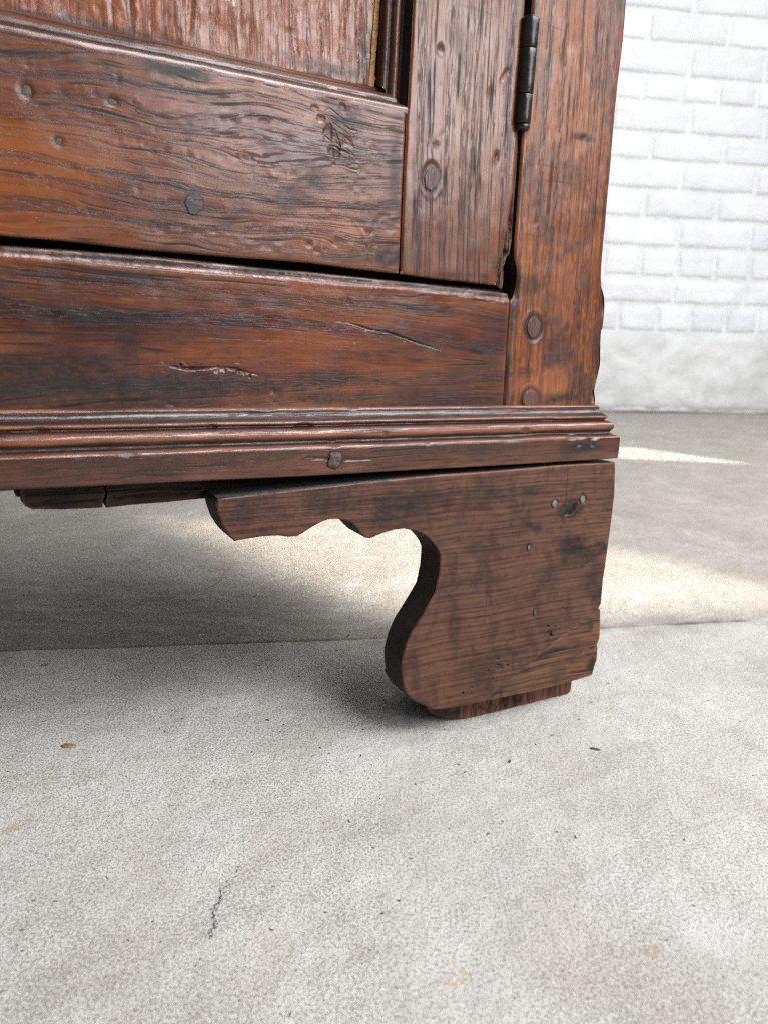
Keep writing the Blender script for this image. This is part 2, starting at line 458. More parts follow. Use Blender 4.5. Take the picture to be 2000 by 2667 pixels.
def resample(poly, step, jit=0.0, k=0):
    poly = np.array(poly, float)
    out = []
    acc = 0.0
    for i in range(len(poly)):
        a, b = poly[i], poly[(i + 1) % len(poly)]
        L = np.linalg.norm(b - a)
        if L < 1e-7: continue
        vis = -0.37 < (a[0] + b[0]) / 2 < 0.2 or L < 0.1
        n = max(1, int(round(L / (step if vis else 0.03))))
        nv = np.array([b[1] - a[1], -(b[0] - a[0])]) / L
        for q in range(n):
            f = q / n
            p = a + (b - a) * f
            s = acc + L * f
            e = jit * (0 if q == 0 and n > 3 else 1)
            out.append(p + nv * e * float(fbm(np.array([s / 0.012]), np.array([k * 3.7]), k, 3)[0]))
        acc += L
    out = np.array(out)
    A = 0.5 * np.sum(out[:, 0] * np.roll(out[:, 1], -1) - np.roll(out[:, 0], -1) * out[:, 1])
    return out if A > 0 else out[::-1]


def board(name, parent, poly_mm, wf, thick, mats, side=0.5, res=0.0017, rnd=0.0015, hf=None, amp=0.0003, jit=0.0002, k=0, fine=(), seam=None, top_dust=False):
    """A board whose front is a fine relief. poly in mm on the front plane (u across, v up); wf = how far forward it stands."""
    poly = resample(np.array(poly_mm) / 1000.0, 0.0022, jit, k)
    n = len(poly)
    tang = np.roll(poly, -1, 0) - np.roll(poly, 1, 0)
    tang /= np.maximum(np.linalg.norm(tang, axis=1)[:, None], 1e-9)
    nin = np.stack([-tang[:, 1], tang[:, 0]], 1)
    A, B = poly, np.roll(poly, -1, 0)
    pts = []
    for f in (0.15, 0.4, 0.75, 1.15):
        q = poly + nin * rnd * f
        d = seg_dist(q, A, B)
        q = q[(d > rnd * f * 0.85) & inside(q, poly)]
        pts.append(q)
    lo, hi = poly.min(0), poly.max(0)
    lo_v = np.maximum(lo, (-0.36, 0.0)); hi_v = np.minimum(hi, (0.2, 0.56))
    gx, gy = np.meshgrid(np.arange(lo_v[0], hi_v[0], res), np.arange(lo_v[1], hi_v[1], res))
    gx = gx + (np.arange(gy.shape[0]) % 2)[:, None] * res * 0.5
    g = np.stack([gx.ravel(), gy.ravel()], 1)
    g += rng.uniform(-0.15, 0.15, g.shape) * res
    for (fu0, fv0, fu1, fv1) in fine:          # closer points where small marks need them
        q = np.array((fu0, fv0, fu1, fv1)) / 1000.0
        g = g[~((g[:, 0] > q[0]) & (g[:, 0] < q[2]) & (g[:, 1] > q[1]) & (g[:, 1] < q[3]))]
        a_, b_ = np.meshgrid(np.arange(q[0], q[2], 0.00055), np.arange(q[1], q[3], 0.00055))
        a_ = a_ + (np.arange(b_.shape[0]) % 2)[:, None] * 0.000275
        g = np.concatenate([g, np.stack([a_.ravel(), b_.ravel()], 1)])
    g2x, g2y = np.meshgrid(np.arange(lo[0], hi[0], 0.03), np.arange(lo[1], hi[1], 0.03))
    g2 = np.stack([g2x.ravel(), g2y.ravel()], 1)
    g2 = g2[(g2[:, 0] < -0.365) | (g2[:, 1] > 0.57)]
    g = np.concatenate([g, g2])
    g = g[inside(g, poly)]
    d = seg_dist(g, A, B)
    g = g[d > rnd * 1.15 + res * 0.4]
    allp = np.concatenate([poly] + pts + [g])
    r = delaunay_2d_cdt([Vector(p) for p in allp], [(i, (i + 1) % n) for i in range(n)], [], 1, 1e-7)
    V = np.array([(v.x, v.y) for v in r[0]])
    d = seg_dist(V, A, B)
    if seam:                                   # along a glued seam the face runs through: no rounding there
        sd, _t = poly_d(V[:, 0], V[:, 1], seam)
        d = np.where(sd < d + 0.0004, 0.02, d)
    z = np.where(d < rnd, -rnd + np.sqrt(np.maximum(rnd ** 2 - (rnd - np.minimum(d, rnd)) ** 2, 0)), 0.0)
    fade = np.clip(d / 0.003, 0.15, 1)
    z = z + amp * fade * fbm(V[:, 0] / 0.035, V[:, 1] / 0.03, k, 4)
    dirt = np.zeros(len(V)); wear = np.zeros(len(V))
    wear += np.clip(1 - d / 0.0022, 0, 1) * np.clip(0.35 + fbm(V[:, 0] / 0.02, V[:, 1] / 0.02, k + 2), 0, 1) * 0.55
    dirt += np.clip(1 - d / 0.006, 0, 1) ** 1.5 * np.clip(0.25 + 1.2 * fbm(V[:, 0] / 0.016, V[:, 1] / 0.016, k + 4), 0, 1) * 0.6
    if hf is not None:
        dz, dd, dw = hf(V[:, 0], V[:, 1], d)
        z = z + dz; dirt = dirt + dd; wear = wear + dw
    # outline loop in the cdt output: boundary vertices
    verts = [(float(a), -(wf + float(b)), float(c)) for (a, c), b in zip(V, z)]
    faces = [tuple(f) for f in r[2]]
    # boundary edges -> sides
    from collections import Counter
    cnt = Counter()
    for f in faces:
        for i in range(len(f)): cnt[(f[i], f[(i + 1) % len(f)])] += 1
    bnd = {a: b for (a, b) in cnt if (b, a) not in cnt}
    loop = []
    if bnd:
        s = next(iter(bnd)); cur = s
        while True:
            loop.append(cur)
            cur = bnd.get(cur)
            if cur is None or cur == s or len(loop) > 100000: break
    nv = len(verts)
    L = len(loop)
    rows = [0.0014, thick]
    base = nv
    dirt = list(np.clip(dirt, 0, 1)); wear = list(np.clip(wear, 0, 1))
    for ri, dep in enumerate(rows):
        for i in loop:
            x, y, zz = verts[i]
            verts.append((x, -wf + dep, zz))
            dirt.append(side * 0.7 if ri == 0 else side); wear.append(0.0)
    prev = loop
    for ri in range(2):
        cur = list(range(base + ri * L, base + (ri + 1) * L))
        for i in range(L):
            j = (i + 1) % L
            faces.append((prev[i], cur[i], cur[j], prev[j]))
        prev = cur
    for i in loop:
        x, y, zz = verts[i]
        verts.append((x, -wf + thick + 1e-5, zz)); dirt.append(0.5); wear.append(0)
    faces.append(tuple(reversed(range(base + 2 * L, base + 3 * L))))
    me = bpy.data.meshes.new(name)
    me.from_pydata(verts, [], faces)
    me.update()
    bm = bmesh.new(); bm.from_mesh(me)
    bmesh.ops.recalc_face_normals(bm, faces=bm.faces)
    bm.to_mesh(me); bm.free()
    set_attr(me, 'dirt', np.clip(dirt, 0, 1)); set_attr(me, 'wear', np.clip(wear, 0, 1))
    mi = np.zeros(len(me.polygons), dtype=np.int32)
    nfront = len(r[2])
    mi[nfront + L:] = 1
    sm_f = np.ones(len(me.polygons), dtype=bool); sm_f[nfront + L:] = False
    mats = list(mats) + [m_side]
    if top_dust:
        mats.append(m_topdust)
        for q_ in range(nfront, nfront + 2 * L):
            if me.polygons[q_].normal.z > 0.7: mi[q_] = 2
    me.polygons.foreach_set('material_index', mi)
    o = link(me, name, parent, mats)
    me.polygons.foreach_set('use_smooth', sm_f)
    return o


# marks pressed, cut or worn into a front; every one returns (dz, dirt, wear)
def ell(u, v, cu, cv, ru, rv, ang=0.0):
    c, s = math.cos(ang), math.sin(ang)
    x, y = (u - cu / 1000) * c + (v - cv / 1000) * s, -(u - cu / 1000) * s + (v - cv / 1000) * c
    return np.sqrt((x / (ru / 1000)) ** 2 + (y / (rv / 1000)) ** 2)


def sm(e, a=1.0, b=0.0):
    t = np.clip((a - e) / (a - b), 0, 1)
    return t * t * (3 - 2 * t)


def poly_d(u, v, pts):
    P = np.stack([u, v], 1)
    p = np.array(pts) / 1000.0
    out = np.full(len(P), 9.0); tt = np.zeros(len(P))
    n = len(p) - 1
    for i in range(n):
        ab = p[i + 1] - p[i]
        t = np.clip(((P - p[i]) @ ab) / (ab @ ab), 0, 1)
        d = np.linalg.norm(P - (p[i] + t[:, None] * ab), axis=1)
        m = d < out
        out[m] = d[m]; tt[m] = (i + t[m]) / n
    return out, tt


class Marks:
    def __init__(self): self.f = []
    def dent(self, cu, cv, ru, rv, dep, ang=0.0, dirt=0.0, rough=0.0):
        def g(u, v, d):
            e = ell(u, v, cu, cv, ru, rv, ang)
            if rough: e = e * (1 + rough * fbm(u / 0.004, v / 0.004, 3, 3))
            m = sm(e, 1.25, 0.35)
            return -dep / 1000 * m, dirt * sm(e, 1.35, 0.5), 0 * u
        self.f.append(g); return self
    def stain(self, cu, cv, ru, rv, a, ang=0.0, wob=0.5, hard=0.4):
        def g(u, v, d):
            e = ell(u, v, cu, cv, ru, rv, ang) * (1 + wob * fbm(u / 0.010, v / 0.007, int(cu) % 5, 4))
            return 0 * u, np.clip(1.25 * a * sm(e, 1.2, hard) * (0.85 + 0.5 * fbm(u / 0.003, v / 0.0015, 5, 2)), 0, 0.97), 0 * u
        self.f.append(g); return self
    def worn(self, cu, cv, ru, rv, a, ang=0.0):
        def g(u, v, d):
            e = ell(u, v, cu, cv, ru, rv, ang) * (1 + 0.6 * fbm(u / 0.010, v / 0.007, 2, 4))
            return 0 * u, 0 * u, a * sm(e, 1.2, 0.3)
        self.f.append(g); return self
    def groove(self, pts, wd, dep, dirt=0.9, lip=0.0):
        def g(u, v, d):
            dd, t = poly_d(u, v, pts)
            prof = np.sin(np.pi * np.clip(t, 0.0, 1)) ** 0.5 + 0.05
            wob = 1 + 0.5 * fbm(u / 0.005, v / 0.005, 1, 2)
            e = dd / (wd / 1000 * wob * prof + 1e-6)
            z = -dep / 1000 * prof * sm(e, 1.3, 0.1)
            if lip: z = z + lip / 1000 * prof * np.exp(-((e - 2.0) / 0.8) ** 2)
            return z, dirt * sm(e, 1.2, 0.2), 0 * u
        self.f.append(g); return self
    def ring(self, cu, cv, r, wd, dep, sy=1.2, dirt=0.8):
        def g(u, v, d):
            e = ell(u, v, cu, cv, r, r * sy)
            k = np.exp(-((e - 1.05) * r / wd) ** 2)
            return -dep / 1000 * k + dep / 2000 * np.exp(-((e - 1.45) * r / wd) ** 2), dirt * np.clip(k * (0.8 + 0.6 * fbm(u / 0.004, v / 0.004, 6, 3)), 0, 1) + 0.35 * sm(e, 1.9, 1.2), 0 * u
        self.f.append(g); return self
    def scatter(self, lo, hi, n, r0, r1, dep, dirt=0.3, sd=1):
        q = np.random.default_rng(sd)
        for _ in range(n):
            r = q.uniform(r0, r1)
            self.dent(q.uniform(lo[0], hi[0]), q.uniform(lo[1], hi[1]), r * q.uniform(0.8, 2.2), r, dep * q.uniform(0.4, 1), q.uniform(-0.5, 0.5), dirt * q.uniform(0.2, 1))
        return self
    def fn(self, g): self.f.append(g); return self
    def __call__(self, u, v, d):
        z = np.zeros(len(u)); a = np.zeros(len(u)); b = np.zeros(len(u))
        for g in self.f:
            x, y, w_ = g(u, v, d)
            z = z + x; a = np.maximum(a, y); b = np.maximum(b, w_)
        return z, a, b


def box(name, parent, x0, x1, y0, y1, z0, z1, mat, bev=0.001, seg=2):
    bm = bmesh.new()
    bmesh.ops.create_cube(bm, size=1)
    for v in bm.verts:
        v.co = Vector(((x0 + x1) / 2 + v.co.x * (x1 - x0), (y0 + y1) / 2 + v.co.y * (y1 - y0), (z0 + z1) / 2 + v.co.z * (z1 - z0)))
    if bev: bmesh.ops.bevel(bm, geom=bm.edges[:], offset=bev, segments=seg, affect='EDGES', profile=0.6)
    me = bpy.data.meshes.new(name); bm.to_mesh(me); bm.free()
    return link(me, name, parent, [mat], False)


# ------------------------------------------------------------ the floor: two slabs that meet at a joint
ANG = math.atan2(0.46869761, 0.88335868)
JL = [(-14.0, -1.55), (-6.0, -0.30), (-0.95, 0.575), (-0.359, 0.675), (0.062, 0.741), (0.435, 0.816), (1.2, 0.955), (6.0, 1.80), (14.0, 3.1)]


def joint_line(off, k):
    out = []
    for (x0, y0), (x1, y1) in zip(JL, JL[1:]):
        L = math.hypot(x1 - x0, y1 - y0)
        fine = -1.5 < (x0 + x1) / 2 < 1.3
        n = int(L / 0.006) if fine else 6
        for i in range(n):
            f = i / n
            x, y = x0 + (x1 - x0) * f, y0 + (y1 - y0) * f
            j = 0.0022 * float(fbm(np.array([x / 0.03]), np.array([k * 2.0]), k, 4)[0])
            out.append((x, y + off + (j if fine else 0)))
    out.append((JL[-1][0], JL[-1][1] + off))
    return out


def slab(name, near, mat, z):
    ln = joint_line(-0.0012 if near else 0.0012, 1 if near else 2)
    bm = bmesh.new()
    sgn = -1 if near else 1
    rows = []
    dl = bm.verts.layers.float.new('dirt')
    offs = [(-0.02, 0.0, 0.9), (-0.0012, 0.0, 0.9), (0.0, 0.0014, 0.85), (0.0015, 0.0005, 0.55), (0.0040, 0.0, 0.30), (0.009, 0.0, 0.26), (0.018, 0.0, 0.17), (0.040, 0.0, 0.0)]
    for o_, dn, dt in offs:
        r = []
        for (x, y) in ln:
            zz = z - dn if o_ >= 0 else z - 0.012 - (0.01 if o_ < -0.01 else 0)
            yy = y if o_ < 0 else y + sgn * o_
            v = bm.verts.new((x, yy, zz))
            v[dl] = max(0.0, min(1.0, dt * (0.75 + 1.5 * float(fbm(np.array([x / 0.03]), np.array([o_ * 60]), 3, 4)[0]))))
            r.append(v)
        rows.append(r)
    yend = -8.0 if near else 3.9
    r = []
    for (x, y) in ln:
        v = bm.verts.new((x, (yend if near else yend + 0.15216 * x), z)); v[dl] = 0.0; r.append(v)
    rows.append(r)
    for a, b in zip(rows, rows[1:]):
        for i in range(len(a) - 1):
            f = bm.faces.new((a[i], a[i + 1], b[i + 1], b[i]))
    bmesh.ops.recalc_face_normals(bm, faces=bm.faces)
    if sum(f.normal.z for f in bm.faces) < 0: bmesh.ops.reverse_faces(bm, faces=bm.faces)
    me = bpy.data.meshes.new(name); bm.to_mesh(me); bm.free()
    o = link(me, name, None, [mat], False)
    return o


fl = slab('floor', True, m_conc, 0.0)
fl['kind'] = 'structure'; fl['label'] = 'pale worn concrete floor in front of the joint'
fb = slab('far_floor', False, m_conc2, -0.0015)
fb['kind'] = 'structure'; fb['label'] = 'browner concrete floor slab beyond the joint'
me = bpy.data.meshes.new('ground'); me.from_pydata([(-16, -9, -0.02), (16, -9, -0.02), (16, 12, -0.02), (-16, 12, -0.02)], [], [(0, 1, 2, 3)])
gr = link(me, 'ground', None, [m_black], False); gr['kind'] = 'structure'; gr['label'] = 'dark bed under the concrete slabs'

# ------------------------------------------------------------ the painted brick wall
W0 = Vector((0.99443568, 3.31595097, 0)); wang = math.atan2(0.15042622, 0.98862124)
wall = bpy.data.objects.new('brick_wall', None)
COL.objects.link(wall)
wall.location = W0; wall.rotation_euler = (0, 0, wang)
wall['label'] = 'white painted brick wall with smooth grey band along its foot'
wall['category'] = 'wall'


def lumpy_box(name, x0, x1, y0, y1, z0, z1, mat, nx, nz, bev, amp, kk):
    """front face as a small rounded relief, plus sides"""
    xs = sorted(set([x0, x0 + bev * .4, x0 + bev] + list(np.linspace(x0 + bev, x1 - bev, nx)) + [x1 - bev * .4, x1]))
    zs = sorted(set([z0, z0 + bev * .4, z0 + bev] + list(np.linspace(z0 + bev, z1 - bev, nz)) + [z1 - bev * .4, z1]))
    vs, fs = [], []
    for zz in zs:
        for xx in xs:
            e = min(xx - x0, x1 - xx, zz - z0, z1 - zz)
            y = y0 + (bev * 0.8 * (1 - min(1, e / bev)) ** 2)
            y -= amp * float(fbm(np.array([xx / 0.05 + kk]), np.array([zz / 0.04]), kk % 7, 3)[0])
            if e < 1e-6: y = y0 + bev
            jx = 0.004 * float(vnoise(np.array([zz * 30 + kk]), np.array([xx * 11]), 2)[0])
            jz = 0.003 * float(vnoise(np.array([xx * 25 + kk]), np.array([zz * 9]), 4)[0])
            vs.append((xx + jx, y, zz + jz))
    nxx, nzz = len(xs), len(zs)
    for j in range(nzz - 1):
        for i in range(nxx - 1):
            a = j * nxx + i
            fs.append((a, a + 1, a + nxx + 1, a + nxx))
    loop = [i for i in range(nxx)] + [j * nxx + nxx - 1 for j in range(1, nzz)] + [(nzz - 1) * nxx + i for i in range(nxx - 2, -1, -1)] + [j * nxx for j in range(nzz - 2, 0, -1)]
    b = len(vs)
    for i in loop: vs.append((vs[i][0], y1, vs[i][2]))
    for q in range(len(loop)):
        q2 = (q + 1) % len(loop)
        fs.append((loop[q2], loop[q], b + q, b + q2))
    me = bpy.data.meshes.new(name); me.from_pydata(vs, [], fs); me.update()
    return me


ZS = [1.534, 1.426, 1.309, 1.217, 1.102, 1.0, 0.893, 0.785, 0.673, 0.556, 0.449, 0.336]
ROWJ = [[0.152], [-0.024, 0.31], [0.159, 0.48], [-0.029, 0.138, 0.294, 0.461], [0.181, 0.508], [0.029, 0.346], [0.17, 0.502],
        [0.023, 0.341], [0.187, 0.507], [0.034, 0.196, 0.36], [0.191, 0.512], [-0.044, 0.129, 0.277, 0.441, 0.588]]
tops = [1.642] + ZS[:-1]
ROWJ[0] = [0.152, 0.48]
rows_all = list(zip(tops, ZS, ROWJ)) + [(1.642 + .108 * (i + 1), 1.642 + .108 * i, [0.0 + .16 * (i % 2), 0.325 + .16 * (i % 2)]) for i in range(4)]
kk = 0
cache = {}
for zt, zb, js in rows_all:
    header = len(js) > 3 or (len(js) == 3)
    pitch = 0.163 if header else 0.325
    J = sorted(js)
    while J[0] > -0.75: J.insert(0, J[0] - pitch)
    while J[-1] < 1.55: J.append(J[-1] + pitch)
    for a, b in zip(J, J[1:]):
        kk += 1
        g = 0.0065
        me = lumpy_box('brick', a + g, b - g, -0.010, 0.02, zb + g, zt - g, m_brick, 7 if b - a > .2 else 5, 5, 0.014, 0.0035, kk)
        link(me, 'brick', wall, [m_brick])
bk = lumpy_box('mortar_bed', -6.0, 4.0, -0.001, 0.20, 0.0, 2.4, m_mortar, 60, 20, 0.01, 0.002, 3)
link(bk, 'mortar_bed', wall, [m_mortar])
bd = lumpy_box('render_band', -6.0, 4.0, -0.013, 0.02, 0.0, 0.345, m_render, 420, 16, 0.035, 0.012, 5)
link(bd, 'render_band', wall, [m_render])

# ------------------------------------------------------------ the cabinet
cab = bpy.data.objects.new('cabinet', None)
COL.objects.link(cab)
cab.location = (0.08016634, 0.54956638, 0)
cab.rotation_euler = (0, 0, ANG)
cab['label'] = 'antique dark oak cabinet with panelled door on carved bracket foot'
cab['category'] = 'cabinet'

TOP = 680.0     # mm; the cabinet goes on above the picture
UL = -900.0
CW = -0.014     # the carcass front stands 14 mm behind the foot's face

# bracket foot and the repair let into its corner
foot = [(-204.2, 200.8), (-179.0, 201.6), (-152.6, 202.6), (-107.5, 204.2), (-60.6, 205.4), (-21.0, 205.5), (21.3, 205.9), (64.1, 206.3), (115.8, 205.6), (116.9, 196.5), (118.5, 179.1), (117.8, 159.3), (116.8, 139.4), (115.9, 122.5), (114.8, 107.8), (115.0, 94.0), (115.0, 86.5), (111.6, 83.3),
        # down the diagonal of the repair
        (70.0, 62.5), (38.0, 43.5), (10.0, 30.0), (-6.0, 23.3),
        (-19.7, 23.3), (-36.5, 24.4), (-44.8, 26.2), (-49.6, 29.8), (-57.8, 34.0), (-64.9, 39.7), (-69.6, 47.1), (-72.3, 59.1), (-72.6, 69.6), (-69.8, 81.4), (-64.7, 92.8), (-58.8, 101.1), (-54.2, 107.5), (-46.9, 118.6), (-44.2, 132.4), (-43.7, 146.3), (-46.2, 151.5), (-49.7, 155.8), (-54.4, 160.8), (-60.0, 164.6), (-66.5, 167.0), (-74.0, 169.2), (-82.4, 169.1), (-90.6, 167.6), (-96.7, 165.8), (-100.3, 164.9), (-103.7, 165.6), (-106.8, 168.3), (-110.4, 172.4), (-113.8, 176.7), (-118.8, 179.0), (-124.6, 180.6), (-130.3, 180.9), (-136.0, 179.6), (-143.4, 176.4), (-149.0, 173.4), (-153.5, 171.5), (-159.0, 171.7), (-165.3, 173.3), (-175.9, 173.8), (-186.3, 173.3), (-194.3, 172.6), (-198.1, 177.1), (-202.1, 184.2), (-204.7, 192.8), (-205.6, 197.8)]
inlay = [(113.2, 82.9), (114.6, 80.1), (116.0, 68.1), (116.5, 56.2), (114.5, 50.5), (115.7, 47.9), (115.8, 37.1), (113.6, 30.3), (112.3, 23.7), (94.1, 22.5), (55.0, 21.6), (15.3, 22.9), (-5.4, 23.0), (10.1, 29.6), (38.1, 43.1), (70.1, 62.1)]
mk = Marks()
mk.stain(74, 171, 17, 9, 0.75, 0.1, 0.6).stain(80, 138, 24, 14, 0.85, -0.2, 0.7, 0.2).stain(96, 133, 22, 9, 0.7, 0.1, 0.8)
mk.stain(33, 188, 13, 4.5, 0.62, 0.0, 0.25).stain(38, 160, 13, 4, 0.72, -0.35, 0.4).stain(-60, 190, 60, 9, 0.55, 0.0, 0.9, 0.1).stain(-10, 188, 22, 12, 0.5, 0, 0.9, 0.1)
mk.stain(-75, 186, 34, 15, 0.7, 0.0, 0.8, 0.1).stain(-95, 178, 14, 9, 0.6, -0.3, 0.8, 0.2)
mk.stain(-190, 188, 12, 9, 0.45, 0, 0.8).stain(-120, 192, 30, 8, 0.4, 0, 0.8).stain(50, 113, 30, 10, 0.5, 0.9, 0.9, 0.1).stain(100, 108, 16, 16, 0.5, 0, 0.9, 0.1)
mk.stain(15, 60, 40, 6, 0.3, 0.1, 0.9).stain(-30, 95, 5, 30, 0.35, 0.1, 0.8).stain(-62, 60, 5, 28, 0.45, 0.15, 0.7).stain(108, 95, 8, 10, 0.6).stain(-15, 150, 10, 5, 0.5)
mk.dent(57.1, 176.6, 4.0, 3.6, 0.9, 0.2, 0.7).dent(85.2, 177.6, 4.4, 4.2, 1.0, -0.4, 0.75).dent(76, 170.5, 5.5, 2.2, 2.2, 0.9, 0.98, 0.3).dent(72, 168, 4.5, 2.0, 1.6, 0.2, 0.95, 0.4)
mk.dent(66.0, 174, 2.2, 2, 0.6, 0, 0.4).dent(76, 186, 5, 4, 0.5, 0.5, 0.4, 0.3).dent(34.1, 144.5, 3.0, 3.6, 0.8, 0.2, 0.7).dent(45.8, 89.7, 3.4, 4.4, 0.9, -0.5, 0.65)
mk.dent(14.4, 49.4, 4.5, 3.0, 0.9, -0.4, 0.6, 0.3).dent(62, 70, 3.0, 2.2, 0.8, 0, 0.7, 0.3)
for (a_, b_, r_) in ((13, 51.5, 1.0), (22, 49.5, 1.1), (4, 48.5, .8), (8.4, 40.6, .9), (-11, 37.5, .85), (-18.6, 34.2, 1.0), (-11, 32, .8), (60, 76, 1.0), (67.5, 74.5, .7), (60, 71.4, .7), (63.8, 67.6, 1.4), (73.5, 90, .7), (12.2, 56.5, 1.0), (89, 150, .6)):
    mk.dent(a_, b_, r_, r_, 2.0, 0, 1.0)
mk.groove([(-12, 63), (8, 65.5), (22, 68)], 0.45, 0.4, 0.7).groove([(-52, 62), (-38, 64), (-20, 64)], 0.5, 0.3, 0.6).groove([(88, 165), (93, 152), (95, 146)], 0.4, 0.3, 0.6).groove([(20, 160), (34, 161), (46, 158)], 0.5, 0.3, 0.5)
mk.groove([(-70, 196.5), (-40, 196), (-30, 196.5)], 0.5, 0.4, 0.6).groove([(100, 158), (117, 160)], 0.6, 0.5, 0.8).groove([(-180, 193), (-168, 188), (-150, 183)], 0.8, 0.35, 0.3, 0.2)
mk.scatter((-200, 175), (110, 203), 40, 0.5, 1.2, 0.25, 0.5, 3).scatter((-60, 30), (112, 165), 90, 0.4, 1.2, 0.22, 0.5, 4)
SEAM = [(111.6, 83.3), (70.0, 62.5), (38.0, 43.5), (10.0, 30.0), (-6.0, 23.3)]
board('bracket_foot', cab, foot, 0.0, 0.028, [m_foot], side=0.3, seam=SEAM, top_dust=True, fine=((50, 162, 92, 190), (-22, 28, 72, 80)), hf=mk, amp=0.0006, jit=0.00012, k=1, rnd=0.0014)
mk = Marks().stain(112, 32, 9, 10, 0.9, 0.3, 0.5).stain(60, 53, 26, 3, 0.85, 0.12, 0.5).stain(105, 70, 5, 8, 0.7).stain(75, 36, 10, 12, 0.35, 0, 0.9).stain(10, 27, 12, 3, 0.6, 0.5)
mk.stain(88, 55, 10, 13, 0.4, 0, 0.9).stain(50, 42, 22, 2.0, 0.7, 0.1, 0.5).groove([(95, 47), (116, 50)], 0.5, 0.6, 0.9).scatter((0, 24), (112, 78), 40, 0.3, 0.9, 0.2, 0.5, 5)
ip = board('repair_piece', cab, inlay, -0.0001, 0.026, [m_inlay], seam=[(113.2, 82.9), (110.5, 81.7), (70.1, 62.1), (38.1, 43.1), (10.1, 29.6), (-5.4, 23.0)], hf=mk, amp=0.0005, jit=0.0002, k=2, rnd=0.0007)
ip['label'] = 'straight grained wedge let into the corner of the foot'
blk = [(-40, 22.0), (-36, 13), (-25, 6.5), (-12, 2.2), (-2, 0.6), (8, 0.1), (26, 0.0), (47, 0.05), (60, 0.1), (79, 0.1), (100, 0.2), (105.7, 1.2), (106.7, 8), (106.5, 22.0)]
mk = Marks().stain(-24, 10, 20, 14, 0.85, -0.3, 0.3).stain(35, 10, 6, 12, 0.9, 0.3, 0.6).stain(48, 8, 9, 12, 0.8, -0.2, 0.7).groove([(30, 22), (33, 10), (30, 1)], 1.0, 1.2, 1.0).groove([(41, 22), (44, 8), (50, 1)], 0.9, 1.0, 1.0).groove([(3, 20), (10, 8), (22, 1)], 1.0, 1.5, 0.8)  # first patch paints the shade of the block's left end into the colour
mk.groove([(12, 20), (18, 10), (34, 2)], 0.8, 0.8, 0.7)
board('foot_block', cab, blk, -0.0175, 0.070, [m_block], hf=mk, amp=0.0014, jit=0.0006, k=3, rnd=0.0012)
# return of the foot along the right side
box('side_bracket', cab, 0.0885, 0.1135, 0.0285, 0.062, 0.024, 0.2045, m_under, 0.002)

# nail heads in the foot
def nub(name, u, v, ru, rv, wf, h, mat, n=9, parent=cab, seed=1, flat=0.6, mats2=None):
    q = np.random.default_rng(seed)
    rad = [1 + q.uniform(-0.13, 0.13) for _ in range(n)]
    vs = [(u / 1000, -(wf + h), v / 1000)]
    for f, hh in ((flat, 1.0), (0.93, 0.72), (1.0, 0.25), (1.0, -2.5)):
        for i in range(n):
            a = 2 * math.pi * i / n
            vs.append(((u + ru * f * rad[i] * math.cos(a)) / 1000, -(wf + h * hh + (q.uniform(-.08, .08) * h)), (v + rv * f * rad[i] * math.sin(a)) / 1000))
    fs = [(0, 1 + i, 1 + (i + 1) % n) for i in range(n)]
    for r in range(3):
        for i in range(n):
            a, b = 1 + r * n + i, 1 + r * n + (i + 1) % n
            fs.append((a, a + n, b + n, b))
    me = bpy.data.meshes.new(name); me.from_pydata(vs, [], fs); me.update()
    return link(me, name, parent, [mat], False)


nub('nail', 57.1, 176.6, 2.7, 2.8, -0.0006, 0.0010, m_nail, 8, seed=2)
nub('nail', 85.0, 177.6, 2.9, 3.3, -0.0008, 0.0011, m_nail, 7, seed=3)
nub('nail', 34.4, 144.0, 1.4, 2.2, -0.0006, 0.0016, m_nail, 7, seed=4)
nub('nail', 45.8, 89.7, 1.8, 3.2, -0.0008, 0.0010, m_rust, 8, seed=5)

# plinth moulding: a profile swept along the front and returned down the right side
PR = [(-0.022, 0.2092), (0.0012, 0.2090), (0.0020, 0.2098), (0.0022, 0.2180), (0.0021, 0.2255), (0.0014, 0.2268), (0.0002, 0.2274), (-0.0020, 0.2280), (-0.0034, 0.2290), (-0.0036, 0.2302),
      (-0.0026, 0.2314), (-0.0016, 0.2328), (-0.0015, 0.2345), (-0.0023, 0.2364), (-0.0036, 0.2378), (-0.0052, 0.2385), (-0.0068, 0.2388), (-0.0070, 0.2397), (-0.0058, 0.2404), (-0.0052, 0.2412), (-0.0054, 0.2420),
      (-0.0068, 0.2430), (-0.0086, 0.2442), (-0.0098, 0.2458), (-0.0104, 0.2474), (-0.0102, 0.2488), (-0.0108, 0.2498), (-0.0122, 0.2504), (-0.016, 0.2505), (-0.030, 0.2505)]
DRT = [.6, .3, .0, .0, .0, .0, .1, .75, .95, .8, .2, .0, .0, .0, .15, .6, .95, .9, .3, .0, .05, .5, .5, .35, .3, .2, .0, .15, .5, .6]
WR = [0, 0, .25, 0, 0, .55, .7, 0, 0, 0, .3, .5, .55, .45, .2, 0, 0, 0, .5, .9, .5, 0, 0, .0, .0, .2, .7, .3, 0, 0]
